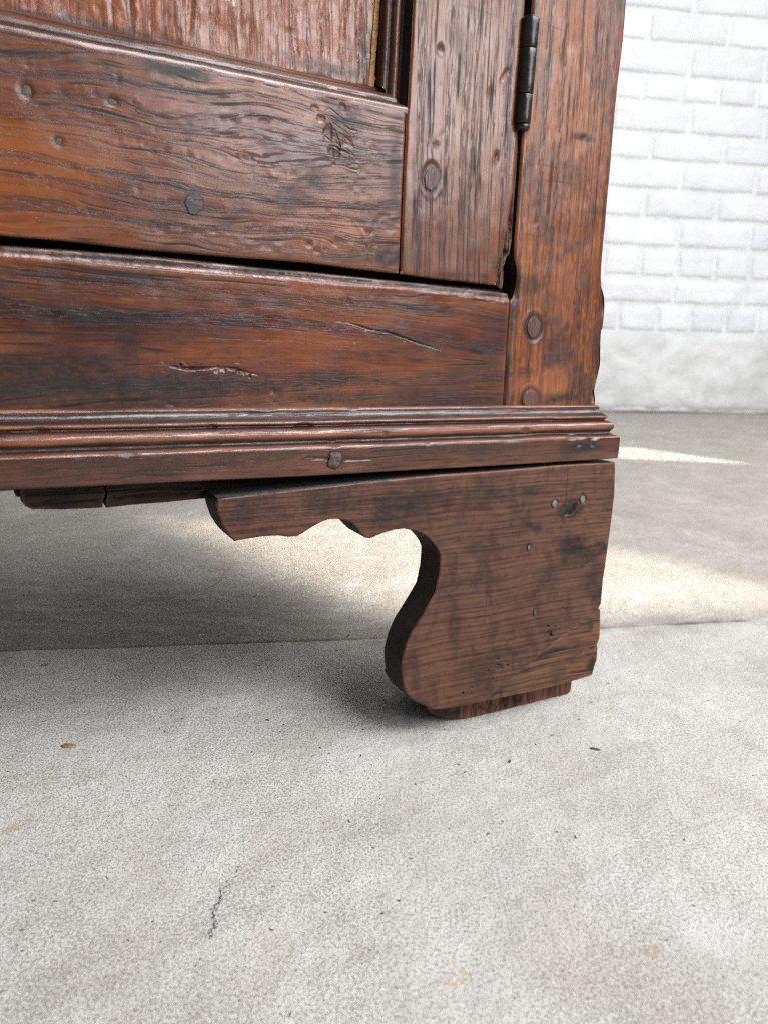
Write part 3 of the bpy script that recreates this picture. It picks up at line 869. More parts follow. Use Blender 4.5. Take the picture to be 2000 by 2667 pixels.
# refine the profile so that the curves stay round
PRf, Df, Wf = [], [], []
for i in range(len(PR) - 1):
    n_ = 3 if 1 <= i < 27 else 1
    if i in (2, 3): n_ = 8
    for q in range(n_):
        f = q / n_
        PRf.append((PR[i][0] + (PR[i + 1][0] - PR[i][0]) * f, PR[i][1] + (PR[i + 1][1] - PR[i][1]) * f))
        Df.append(DRT[i] * (1 - f) + DRT[i + 1] * f); Wf.append(WR[i] * (1 - f) + WR[i + 1] * f)
PRf.append(PR[-1]); Df.append(DRT[-1]); Wf.append(WR[-1])
PA = np.array(PRf)
PA2 = PA.copy()
for _ in range(1):
    PA2[2:-2] = (PA2[1:-3] + PA2[2:-2] * 2 + PA2[3:-1]) / 4
PA = PA2
bnd_u = [(-321.9, 214.7), (-255.9, 213.3), (-213.6, 212.6), (-147.5, 211.2), (-80.0, 210.7), (-8.1, 209.8), (59.0, 209.5), (116, 209.2)]
us = list(np.arange(-0.90, -0.36, 0.02)) + list(np.arange(-0.36, 0.1158, 0.0013)) + [0.1158]
us = np.array(us)
tilt = 0.0048 * (0.1 - us) / 0.4
nP, nU = len(PA), len(us)
V = np.zeros((nU, nP, 3)); D = np.zeros((nU, nP)); Wr = np.zeros((nU, nP))
bot = np.interp(us * 1000, [b[0] for b in bnd_u], [b[1] for b in bnd_u]) / 1000 - 0.2092
chips = [(-205, .2395, 3.0, 1.2), (-128, .2275, 3.5, 1.3), (-146, .2395, 7, 1.4), (-60, .2268, 3, .9), (10, .2268, 12, .7), (70, .2265, 9, 1.4), (88, .2262, 6, 1.5), (26, .2330, 4.5, 1.3), (-90, .2330, 2, .9), (-170, .2500, 7, .9), (-255, .2262, 5, .6), (-300, .2400, 5, .7), (-40, .2420, 9, .6), (-110, .2500, 4, .8), (50, .2410, 6, .5)]
for j in range(nP):
    w0_, v0_ = PA[j]
    k1 = fbm(us / 0.05, np.full(nU, j * 0.13), 2, 4)
    k2 = fbm(us / 0.011, np.full(nU, j * 0.25), 5, 3)
    dz = 0.00022 * k1 + 0.00014 * k2
    dv = tilt + 0.00028 * fbm(us / 0.07, np.full(nU, j * 0.05), 4, 3)
    fr = np.clip((0.2262 - v0_) / (0.2262 - 0.2092), 0, 1)
    dv = dv * (1 - fr) + fr * bot
    # a wave in the right stretch of the cove and the arris
    if 0.2262 < v0_ < 0.2300: dv = dv + 0.0008 * np.exp(-((us - 0.045) / 0.028) ** 2)
    for cu, cvv, rr, dp in chips:
        e = np.sqrt(((us * 1000 - cu) / rr) ** 2 + ((v0_ - cvv) * 1000 / 2.0) ** 2)
        dz = dz - dp / 1000 * sm(e, 1.2, 0.3) * 0.8
        D[:, j] = np.maximum(D[:, j], 0.5 * sm(e, 1.5, 0.5))
    wv = w0_ + dz * (1 if 0 < j < nP - 3 else 0)
    V[:, j, 0] = us
    V[:, j, 1] = -wv
    V[:, j, 2] = v0_ + dv
    dn = fbm(us / 0.018, np.full(nU, j * 0.35), 1, 4)
    D[:, j] = np.maximum(D[:, j], np.clip(Df[j] * (0.85 + 0.5 * dn), 0, 1))
    Wr[:, j] = np.clip(Wf[j] * (0.95 + 1.2 * fbm(us / 0.03, np.full(nU, j * 0.2), 6, 3)), 0, 1) * (1 - 0.8 * D[:, j])
Ug, Vg = us[:, None] + 0 * V[:, :, 2], V[:, :, 2]
for (cu, cv_, ru, rv, a) in ((82, 219, 22, 6.5, .95), (62, 217, 9, 9, .6), (-128, 221, 9, 7, .85), (-240, 219, 40, 6, .5), (-180, 215, 50, 3, .5), (-300, 216, 30, 7, .6), (-20, 224, 14, 3, .5)):
    e = np.sqrt(((Ug * 1000 - cu) / ru) ** 2 + ((Vg * 1000 - cv_) / rv) ** 2) * (1 + 0.6 * fbm(Ug / 0.008, Vg / 0.006, 3, 4))
    D = np.maximum(D, a * sm(e, 1.2, 0.4))
fz = (Vg < 0.226) & (Vg > 0.209)
for pts_, wd, dp in (([(-149, 223.6), (-140, 222.4), (-133, 221.6)], .6, 1.6), ([(-123, 220.4), (-112, 219.8), (-100, 220)], .5, 1.4), ([(-300, 220), (-270, 217.5), (-240, 218)], .4, .3), ([(-205, 224), (-204.5, 218)], .6, .4)):
    dd, t_ = poly_d(Ug.ravel(), Vg.ravel(), pts_)
    m_ = (sm(dd / (wd / 1000), 1.3, 0.1) * (np.sin(np.pi * t_) ** .5)).reshape(Ug.shape) * fz
    V[:, :, 1] += dp / 1000 * m_
    D = np.maximum(D, m_)
for (cu, cv_, ru, rv, dp) in ((-128.7, 221.8, 6.0, 5.5, 1.0), (74, 222, 4.5, 3.5, 1.1), (87, 222.5, 3.5, 3.5, 1.2), (78, 217, 4, 3, .5)):
    e = np.sqrt(((Ug * 1000 - cu) / ru) ** 2 + ((Vg * 1000 - cv_) / rv) ** 2) * (1 + 0.5 * fbm(Ug / 0.004, Vg / 0.004, 2, 3))
    V[:, :, 1] += dp / 1000 * sm(e, 1.2, 0.3) * fz
# right return: same profile, mitred
ys = np.concatenate([[0.0], np.arange(0.004, 0.40, 0.012)])
end = V[-1].copy()
proj_ = end[:, 1] + 0.002        # 0 on the fascia, larger further back
V[-1, :, 0] = 0.1158 - proj_     # mitre line
for i in range(1, 14):           # columns near the corner must not run past the mitre
    lim = V[-1, :, 0]
    V[-1 - i, :, 0] = np.minimum(V[-1 - i, :, 0], lim - 0.0003 * i)
R_ = np.zeros((len(ys), nP, 3))
for a_, y in enumerate(ys):
    R_[a_, :, 0] = V[-1, :, 0] + (0.0003 * fbm(np.full(nP, y / 0.02), np.arange(nP) * 0.2, 3, 3) if a_ else 0)
    R_[a_, :, 1] = V[-1, :, 1] + y * (1 - 0.0 * y)
    R_[a_, :, 2] = V[-1, :, 2]
allV = np.concatenate([V, R_[1:]], 0)
allD = np.concatenate([D, np.repeat(D[-1:], len(ys) - 1, 0)], 0)
allW = np.concatenate([Wr, np.repeat(Wr[-1:], len(ys) - 1, 0)], 0)
nn = len(allV)
fs = []
for i in range(nn - 1):
    for j in range(nP - 1):
        a = i * nP + j
        fs.append((a, a + nP, a + nP + 1, a + 1))
me = bpy.data.meshes.new('plinth_moulding')
me.from_pydata([tuple(p) for p in allV.reshape(-1, 3)], [], fs); me.update()
set_attr(me, 'dirt', np.clip(allD.ravel(), 0, 1)); set_attr(me, 'wear', np.clip(allW.ravel(), 0, 1))
bm = bmesh.new(); bm.from_mesh(me)
for e in bm.edges:      # keep the mitre crisp
    a, b = e.verts[0].index, e.verts[1].index
    if a // nP == nU - 1 and b // nP == nU - 1: e.smooth = False
bmesh.ops.recalc_face_normals(bm, faces=bm.faces)
bm.to_mesh(me); bm.free()
link(me, 'plinth_moulding', cab, [m_mould])

# big rosehead nail in the moulding, drawn together from lumps
def lump(name, u, v, wf, ru, rv, h, mat, seed, parent=cab, sub=3):
    bm = bmesh.new()
    bmesh.ops.create_icosphere(bm, subdivisions=sub, radius=1)
    for q in bm.verts:
        n_ = float(fbm(np.array([q.co.x * 2.1 + seed]), np.array([q.co.z * 2.1 + q.co.y]), seed, 4)[0])
        f = 1 + 0.5 * n_
        q.co = Vector(((u + q.co.x * ru * f) / 1000, -wf + (q.co.y * h * f), (v + q.co.z * rv * f) / 1000))
    me = bpy.data.meshes.new(name); bm.to_mesh(me); bm.free()
    return link(me, name, parent, [mat])


rn = lump('nail', -128.9, 220.6, 0.0020, 5.0, 6.0, 0.0022, m_rust, 4)
rn['label'] = 'large rusty hand forged nail head'

# frame rail (bottom rail of the carcass)
frail = [(UL, 343), (-311.5, 340.2), (-237.0, 340.2), (-166.3, 337.6), (-141.4, 337.1), (-75.5, 334.8), (-20, 333.6), (5, 332.6), (12.1, 330.6), (13.4, 325.6), (13.4, 240), (UL, 240)]


def thumb(u, v, d):
    # the worn thumbnail edge along the top of the rail: a rounded lip above a shallow quirk
    rt = np.interp(u * 1000, [-312, -237, -166, -141, -75, 12], [340.2, 340.2, 337.6, 337.1, 334.8, 331.2]) / 1000
    rd = np.interp(u * 1000, [-312, -166, -141, -75, 12], [335.1, 331.9, 331.6, 330.4, 325.8]) / 1000
    x = (v - rd) / np.maximum(rt - rd, 1e-4)          # 0 at the ridge, 1 at the top
    wob = 0.3 * fbm(u / 0.02, u * 0, 2, 4)
    q = np.exp(-(((x + wob * 0.3) - 0.30) / 0.22) ** 2)
    z = -0.0013 * q - 0.0030 * np.clip((x - 0.55) / 0.45, 0, 1) ** 2 * (x > 0)
    z = z + 0.0004 * np.exp(-((x + 0.12) / 0.12) ** 2)
    dirt = 0.95 * np.clip(q * (0.75 + 0.8 * fbm(u / 0.012, v / 0.004, 4, 4)), 0, 1) + 0.5 * np.clip((x - 0.25) * 2.2, 0, 1) * (x < 1.3)
    wear = 0.5 * np.exp(-((x + 0.10) / 0.16) ** 2)
    return z, dirt, wear


mk = Marks().fn(thumb)
mk.groove([(-124, 307.6), (-112, 306.6), (-103, 304.4), (-96, 302.6), (-84, 301.4), (-72, 298.2), (-60, 294.6), (-50, 292.2), (-41, 289.8)], 0.5, 1.5, 0.85, 0.04)
mk.groove([(-228, 279), (-218, 277.2), (-208, 277.6), (-198, 278)], 0.9, 1.8, 0.95, 0.0)
mk.groove([(-199, 278.6), (-192, 277.6), (-186, 276.4)], 0.8, 0.9, 0.0, 0.05).dent(-196, 277, 5, 1.1, 0.8, -0.2, 0.0, 1.2).dent(-187, 276.6, 5, 0.9, 0.7, -0.25, 0.0, 1.2).dent(-178, 274.6, 6, 0.6, 0.5, -0.2, 0.0, 1.0)
mk.stain(-260, 268, 150, 15, 0.72, 0, 0.45, 0.2).stain(-290, 277, 80, 12, 0.80, 0, 0.5, 0.1).stain(-120, 259, 110, 6, 0.6, 0, 0.6, 0.1).stain(-200, 265, 90, 9, 0.78, 0.02, 0.5, 0.1).stain(-130, 272, 60, 7, 0.55, 0.0, 0.6, 0.1).stain(-250, 290, 8, 12, 0.6, 0.2, 0.6)
mk.stain(-250, 258, 110, 5, 0.6, 0, 0.5, 0.2).stain(-60, 262, 60, 5, 0.5, 0, 0.6, 0.2).stain(0, 290, 14, 30, 0.38, 0, 0.8, 0.1).stain(-245, 327, 30, 2.2, 0.6, 0, 0.5)
mk.stain(-170, 318, 26, 3, 0.5, 0, 0.6).stain(-60, 318, 40, 2.5, 0.5, -0.1, 0.6).stain(-50, 305, 36, 2.5, 0.5, -0.1, 0.6).stain(-90, 288, 40, 2.5, 0.5, 0.15, 0.6).stain(-20, 277, 40, 3, 0.4, 0.1, 0.7)
mk.groove([(-236, 329), (-237, 323)], 0.5, 0.5, 0.8).groove([(-222, 326), (-222, 321)], 0.3, 0.3, 0.7).groove([(-114, 322), (-111, 316)], 0.7, 0.5, 0.8).groove([(-244, 299), (-220, 282), (-205, 270)], 0.35, 0.2, 0.2)
mk.groove([(-250, 256.8), (-236, 258), (-222, 256.4)], 0.6, 0.9, 0.9).groove([(-168, 256.5), (-155, 258), (-140, 257)], 0.6, 0.7, 0.9).groove([(-313, 308), (-285, 311), (-262, 317)], 0.25, 0.15, 0.1)
mk.scatter((-320, 255), (10, 325), 120, 0.4, 1.3, 0.22, 0.5, 7)
board('bottom_rail', cab, frail, CW, 0.024, [m_frail], hf=mk, amp=0.0007, fine=((-128, 287, -38, 310), (-232, 271, -168, 282)), k=4, rnd=0.0012)

# corner post
post = [(99.2, TOP), (99.4, 533.3), (99.7, 509.4), (98.4, 482.1), (98.1, 469.0), (97.7, 449.0), (97.9, 428.9), (97.8, 408.3), (97.8, 387.4), (97.4, 370.4), (97.5, 353.3), (98.2, 346), (99.6, 338.9), (101.8, 335), (103.1, 331.7), (104.2, 325.9), (104.6, 315.5), (104.0, 308.6), (102.9, 307.0), (103.1, 300.4), (104.6, 284), (104.8, 280.7), (103.7, 274.5), (102.1, 266.8), (101.0, 260.7), (103.1, 254), (103.1, 240),
        (14.0, 240), (14.0, 250.6), (14.0, 325.6), (16.5, 327.8), (18.9, 335.8), (18.6, 347.6), (15.6, 356.3), (15.3, 368.1), (15.7, 388.9), (16.0, 413.3), (16.2, 435.7), (16.8, 440.2), (17.4, 475.8), (17.9, 503.6), (17.9, TOP)]
mk = Marks().ring(36.5, 307.5, 7.0, 1.3, 0.5, 1.18, 0.7).ring(37.8, 255.3, 7.4, 1.3, 0.5, 1.0, 0.7)
mk.dent(36.5, 307.5, 6.5, 8.0, 0.7, 0, 0.5).dent(37.8, 254.5, 6.6, 6.6, 0.7, 0, 0.5)
mk.stain(62, 292, 14, 16, 0.62, 0.2, 0.8).stain(52, 283, 8, 7, 0.6).stain(30, 336, 13, 7, 0.55, 0.2, 0.8).stain(54, 312, 10, 5, 0.6).stain(67, 309, 3, 4, 0.95).stain(79, 309, 3.5, 3, 0.95)
mk.stain(90, 262, 12, 18, 0.6, 0.3, 0.7).stain(60, 256, 45, 5, 0.75, 0, 0.6).stain(70, 440, 12, 3.2, 0.85, 0, 0.3).stain(62, 415, 14, 12, 0.55, 0, 0.9).stain(24, 418, 5, 14, 0.5).stain(99, 300, 5, 34, 0.5, 0, 0.6)
mk.stain(83, 338, 8, 10, 0.4).stain(30, 275, 10, 6, 0.5).stain(78, 275, 16, 8, 0.5, 0.3).stain(40, 375, 6, 12, 0.5, 0.2).stain(84, 390, 5, 10, 0.45).stain(70, 366, 14, 7, 0.45, 0.3, 0.9)
mk.worn(55, 268, 26, 14, 0.35).worn(60, 340, 20, 20, 0.25).worn(60, 320, 16, 16, 0.2)
mk.dent(101, 327, 5, 10, 1.4, 0.0, 0.5, 0.4).dent(103, 285, 3, 18, 1.0, 0, 0.5, 0.4).dent(99, 258, 4, 6, 1.6, 0, 0.3, 0.5).dent(17, 337, 5, 13, 2.0, 0, 0.75, 0.4)
mk.dent(66, 273, .9, .9, .8, 0, 1).dent(18.5, 273, 1.2, 1.4, .9, 0, 1).dent(94.5, 339, 1, 1, 1, 0, 1).dent(24, 424, .8, .8, .6, 0, .9).dent(70, 440, 2.5, 2.2, .5, 0, .5).dent(33, 380, 1, 1, .7, 0, .9).dent(96, 274, 1, 1, .8, 0, 1)
mk.groove([(86, 452), (95, 461)], 0.3, 0.15, 0.0).groove([(44, 442), (52, 450)], 0.25, 0.2, 0.0).groove([(35, 296), (33, 264)], 0.4, 0.5, 0.9).groove([(21, 330), (17, 318), (15.5, 280), (15.0, 252)], 1.1, 0.6, 0.8)
mk.scatter((20, 250), (98, 530), 130, 0.3, 0.9, 0.14, 0.75, 8)
board('corner_post', cab, post, CW, 0.060, [m_post], fine=((26, 250, 48, 320),), hf=mk, amp=0.0006, k=5, rnd=0.0024, jit=0.0004)
nub('peg', 36.5, 307.5, 6.0, 7.6, CW, 0.0002, m_peg, 13, seed=8, flat=0.9)
nub('peg', 37.8, 254.6, 6.4, 6.8, CW, 0.0002, m_peg, 13, seed=9, flat=0.9)

# ------------------------------------------------------------ the door
door = bpy.data.objects.new('door', None)
COL.objects.link(door)
door.parent = cab

rail = [(UL, 349), (-311.2, 344.7), (-275.6, 344.2), (-236.9, 342.6), (-194.9, 342.1), (-166.2, 342.2), (-141.4, 342.0), (-110.5, 340.4), (-77.1, 339.1), (-76.4, 345), (-75.8, 398.2), (-74.9, 437.0),
        (-141.7, 439.6), (-203.0, 441.3), (-260.7, 442.0), (-303.4, 443.3), (UL, 448)]
mk = Marks().stain(-210.3, 369.5, 6.2, 6.8, 0.5, 0, 0.1, 0.8).stain(-218.9, 437.0, 22, 5.0, 0.97, 0.0, 0.5, 0.5)
mk.dent(-293.5, 415.3, 3.6, 4.2, 0.9, 0.3, 0.9).dent(-252, 416.3, 3.4, 2.6, 0.7, 0, 0.9).dent(-280, 393.6, 2.8, 2.8, 0.7, 0, 0.9)
mk.dent(-168, 418, 4, 2.2, 0.5, 0.5, 0.5, 0.5).dent(-154, 411, 3.5, 1.4, 0.4, 0.0, 0.4, 0.5).dent(-128, 417.5, 4, 4.5, 0.45, 0.4, 0.45, 0.8).dent(-125.4, 407, 2.5, 4, 0.5, 0, 0.5, 0.8).dent(-116, 413, 4, 2.5, 0.4, 0.4, 0.35, 0.8).dent(-118, 432, 2, 4, .4, .5, .4, .8)
mk.dent(-137, 430, 3.0, 1.5, 0.4, 0, 0.4, 0.8).dent(-133, 424, 2.5, 2.0, 0.4, 0, 0.4, 0.8).groove([(-124, 420), (-120, 412), (-121, 402)], 0.4, 0.6, 0.8, 0.2)
for q_ in range(7): mk.groove([(-132 + q_ * 1.6, 428 - q_ * 3), (-127 + q_ * 1.4, 431 - q_ * 4), (-120 + q_, 427 - q_ * 3.5), (-112 + q_, 424 - q_ * 4)], 0.3, 0.3, 0.5, 0.15)
mk.stain(-118, 425, 24, 13, 0.70, 0.4, 0.8, 0.1).stain(-135, 390, 14, 9, 0.7, 0.2, 0.9, 0.2).stain(-150, 380, 12, 6, 0.5, 0, 0.9).stain(-95, 368, 16, 20, 0.55, 0, 0.9, 0.1).stain(-82, 395, 6, 40, 0.6, 0, 0.8, 0.2).stain(-84, 349, 14, 9, 0.85, 0, 0.8)
mk.stain(-110, 346, 40, 4, 0.6, 0, 0.7).stain(-190, 361, 9, 4, 0.55, 0.6, .8).stain(-262, 410, 30, 2.4, 0.45, -0.2, .7).stain(-200, 425, 26, 3, 0.4, -0.15, .7).stain(-110, 400, 20, 30, 0.3, 0.1, .9, .1).stain(-165, 405, 26, 5, 0.35, -.5, .9)
mk.groove([(-248, 432), (-248.5, 424)], 0.6, 0.5, 0.8).groove([(-236, 396), (-228, 390), (-222, 386)], 0.4, 0.3, 0.5).groove([(-240, 376), (-242, 370)], 0.4, 0.3, 0.5).groove([(-107, 360), (-100, 364), (-92, 361)], 0.6, 0.7, 0.6, .4).groove([(-104, 350), (-98, 354), (-92, 350)], 0.6, 0.7, 0.6, .4)
rr_ = np.random.default_rng(5)
for _ in range(34):
    x0, y0 = rr_.uniform(-150, -82), rr_.uniform(350, 425)
    L_ = rr_.uniform(6, 22)
    mk.groove([(x0, y0), (x0 + L_ * .5, y0 - rr_.uniform(0, 2.4)), (x0 + L_, y0 - rr_.uniform(1, 5))], rr_.uniform(.25, .5), rr_.uniform(.2, .5), 0.55, 0.15)
for _ in range(26):
    x0, y0 = rr_.uniform(-310, -160), rr_.uniform(350, 435)
    L_ = rr_.uniform(14, 50)
    mk.groove([(x0, y0), (x0 + L_ * .5, y0 - rr_.uniform(0, 2)), (x0 + L_, y0 - rr_.uniform(1, 6))], rr_.uniform(.25, .6), rr_.uniform(.15, .35), 0.6, 0.1)
mk.scatter((-320, 345), (-80, 438), 90, 0.35, 0.9, 0.12, 0.55, 9)
board('bottom_rail', door, rail, CW, 0.024, [m_rail], hf=mk, amp=0.00035, fine=((-145, 396, -108, 436),), k=6, rnd=0.0016)
nub('peg', -210.3, 369.5, 5.4, 6.0, CW, 0.0009, m_peg_dark, 12, seed=12, flat=0.94, parent=door)
nub('nail', -293.5, 415.0, 2.2, 2.9, CW - 0.0008, 0.0006, m_rust, 9, seed=13, parent=door)
nub('nail', -252.0, 415.9, 2.3, 1.6, CW - 0.0006, 0.0006, m_rust, 9, seed=14, parent=door)
nub('nail', -280.0, 393.3, 1.8, 1.9, CW - 0.0006, 0.0006, m_rust, 9, seed=15, parent=door)

stile = [(-75.2, 338.9), (-43.9, 337.2), (1.2, 335.6), (1.4, 345), (2.4, 352), (4.6, 356), (5.0, 368), (8.4, 373), (9.0, 385), (10.4, 395), (10.9, 407.5), (11.7, 435.1), (11.7, 470.2), (11.8, 502.4), (12.1, TOP), (-70.4, TOP), (-71.5, 499.6), (-72.4, 471.9), (-73.4, 440.2), (-74.0, 434.6), (-74.6, 398.2), (-75.0, 365.9)]
mk = Marks().ring(-54.9, 399.7, 5.6, 0.9, 0.5, 1.45, 0.7)
mk.groove([(2.4, 474.5), (0.5, 471.5), (-2.0, 468.0), (-4.6, 464.6)], 1.0, 1.8, 0.15, 0.3).dent(-4.4, 418.2, 1.2, 4.2, 1.6, 0.1, 1.0).dent(-51.4, 476.2, 2.2, 3.6, 0.9, 0, .8).dent(-12, 457, 1.4, 4, .6, 0, .5).dent(-52, 420, 2.5, 2, .5, 0, .7)
mk.groove([(-61, 386), (-52, 389.4), (-43, 389.6), (-36, 389)], 1.3, 0.12, 0.5).groove([(-60, 418), (-46, 430), (-40, 436)], 0.3, 0.15, 0.7).groove([(-12, 434), (-2, 433), (4, 432)], 0.3, 0.15, 0.6).groove([(-10, 499), (2, 494)], .3, .15, .6)
for (a_, b_, r1_, r2_, s_) in ((-36, 470, 2.2, 40, .55), (-30, 380, 3.4, 16, .62), (-26, 402, 1.6, 26, .6), (-18, 430, 1.6, 22, .5), (-58, 440, 1.8, 30, .5), (-47, 360, 2.2, 22, .45), (-12, 370, 2, 22, .45), (6, 420, 1.6, 40, .5), (-68, 390, 2, 60, .5), (-22, 360, 5, 14, .45), (-20, 455, 2, 22, .5), (0, 480, 3, 24, .4), (-30, 341, 30, 2.4, .6), (-2, 350, 4, 12, .6), (-10, 341, 8, 2.5, .7), (-57, 350, 1.5, 10, .5)):
    mk.stain(a_, b_, r1_, r2_, s_, 0.02, 0.5, 0.2)
mk.scatter((-73, 340), (8, 530), 70, 0.3, 0.8, 0.12, 0.6, 10)
board('stile', door, stile, CW, 0.024, [m_stile], hf=mk, amp=0.0003, k=7, rnd=0.0015)
nub('peg', -54.9, 399.7, 5.2, 7.8, CW, 0.0004, m_peg, 8, seed=21, flat=0.95, parent=door)

# split and worm-eaten edge of the stile by the post
spl = [(10.0, 402), (10.2, 393), (8.2, 382), (8.0, 374), (4.6, 369), (4.2, 357), (2.0, 352.6), (1.2, 345), (1.0, 336), (4.0, 334.6), (7.4, 332.6), (8.6, 336), (8.2, 348), (10.4, 355), (12.4, 357), (13.6, 364), (13.9, 372), (14.2, 400), (14.6, 424), (13.2, 440), (11.9, 440)]
mk = Marks()
for a_ in ([(10.2, 398), (9.6, 380), (8.2, 360), (6.6, 340)], [(12.0, 398), (11.6, 380), (10.8, 362)], [(5.6, 362), (4.8, 350), (3.4, 338)], [(13.2, 385), (12.8, 366)]):
    mk.groove(a_, 0.7, 2.2, 0.9)
mk.dent(9.0, 358, 2.2, 3, 3.0, 0, 1.0, 0.4).stain(12, 420, 3, 20, 0.45).dent(4.6, 356, 1, 2, 2, 0, 1).stain(3, 337, 3, 4, 0.6)
sp_ = board('split_edge', door, spl, CW - 0.0022, 0.020, [m_split], hf=mk, amp=0.0008, k=3, rnd=0.0009, res=0.0010)
sp_['label'] = 'splintered worm eaten edge of the door stile'

# panel, set back, with its bare right edge
pan = [(UL, 470), (-310, 452.5), (-226.5, 451.5), (-136.1, 450.5), (-92.6, 449.5), (-92.2, 457.6), (-90.6, 468.9), (-89.4, 484.3), (-88.8, 501.4), (-87, TOP), (UL, TOP)]
mk = Marks().stain(-97, 470, 7, 24, 0.7, 0, 0.8, .1).stain(-120, 458, 34, 4, 0.6, 0, .8).stain(-260, 456, 60, 3.5, 0.6, 0, .8).dent(-220, 488, 5, 3, 1.0, .5, .6, .4).dent(-210, 485, 3, 2, 1.0, 0, .5, .4)
for _ in range(26):
    x0 = rr_.uniform(-330, -100)
    mk.groove([(x0, 452), (x0 + rr_.uniform(-3, 3), 480), (x0 + rr_.uniform(-5, 9), 520)], rr_.uniform(.8, 1.8), rr_.uniform(.25, .6), 0.12, 0.2)
for _ in range(40):
    x0, y0 = rr_.uniform(-330, -95), rr_.uniform(455, 540)
    mk.groove([(x0, y0), (x0 + rr_.uniform(2, 6), y0 - rr_.uniform(6, 14))], .3, .15, 0.05)
mk.scatter((-330, 455), (-95, 530), 160, 0.5, 1.6, 0.4, 0.5, 12)
board('panel', door, pan, -0.030, 0.008, [m_panel], hf=mk, amp=0.0016, k=1, rnd=0.0012)
pe = [(-94.6, 449.5), (-90.4, 449.5), (-89.6, 455.6), (-88.4, 456.8), (-89.8, 459.6), (-89.0, 470), (-87.8, 484.3), (-87.0, 501.4), (-85.0, TOP), (-88.6, TOP), (-90.4, 501), (-91.6, 484), (-92.6, 470)]
pe_ = board('panel_edge', door, pe, -0.0290, 0.005, [m_edge], amp=0.0004, k=2, rnd=0.0006, res=0.002, jit=0.0005)
pe_['label'] = 'bare orange brown edge of the panel'


# mouldings round the panel, swept profiles
def sweep_rail():
    prof = [(-0.0140, -0.0030), (-0.0138, 0.0), (-0.0144, 0.0010), (-0.0160, 0.0022), (-0.0185, 0.0032), (-0.0196, 0.0040), (-0.0192, 0.0052), (-0.0200, 0.0066), (-0.0215, 0.0082), (-0.0238, 0.0094), (-0.0256, 0.0100), (-0.0262, 0.0112), (-0.0270, 0.0124), (-0.0285, 0.0130), (-0.0330, 0.0130)]
    dr = [.4, .0, .15, .5, .8, .9, .4, .1, .1, .5, .85, .5, .3, .6, .9]
    wr = [0, .6, .3, 0, 0, 0, .3, .55, .4, 0, 0, .4, .4, 0, 0]
    us = np.array(list(np.arange(-0.9, -0.36, 0.02)) + list(np.arange(-0.36, -0.0738, 0.0018)) + [-0.0738])
    vt = np.interp(us * 1000, [-900, -303.4, -260.7, -203.0, -141.7, -74.1], [447.5, 443.0, 441.7, 441.4, 439.4, 438.4]) / 1000
    nU, nP = len(us), len(prof)
    V = np.zeros((nU, nP, 3)); D = np.zeros((nU, nP)); W_ = np.zeros((nU, nP))
    for j, (a, b) in enumerate(prof):
        u_end = -0.0738 - b * 1.0
        V[:, j, 0] = us
        wv = a + 0.0004 * fbm(us / 0.03, np.full(nU, j * .3), 2, 4) + 0.00018 * fbm(us / 0.008, np.full(nU, j * .5), 3, 3)
        V[:, j, 1] = -wv
        V[:, j, 2] = vt + b + 0.0004 * fbm(us / 0.05, np.full(nU, j * .1), 5, 3)
        over = us > u_end
        V[over, j, 0] = u_end + (us[over] - u_end) * 0.02
        D[:, j] = np.clip(dr[j] * (0.9 + 0.6 * fbm(us / 0.015, np.full(nU, j * .4), 1, 4)) , 0, 1)
        W_[:, j] = np.clip(wr[j] * (0.7 + 0.9 * fbm(us / 0.03, np.full(nU, j * .2), 6, 3)), 0, 1)
    fs = [(i * nP + j, (i + 1) * nP + j, (i + 1) * nP + j + 1, i * nP + j + 1) for i in range(nU - 1) for j in range(nP - 1)]
    me = bpy.data.meshes.new('rail_moulding'); me.from_pydata([tuple(p) for p in V.reshape(-1, 3)], [], fs); me.update()
    set_attr(me, 'dirt', D.ravel()); set_attr(me, 'wear', W_.ravel())
    link(me, 'rail_moulding', door, [m_mould])


sweep_rail()


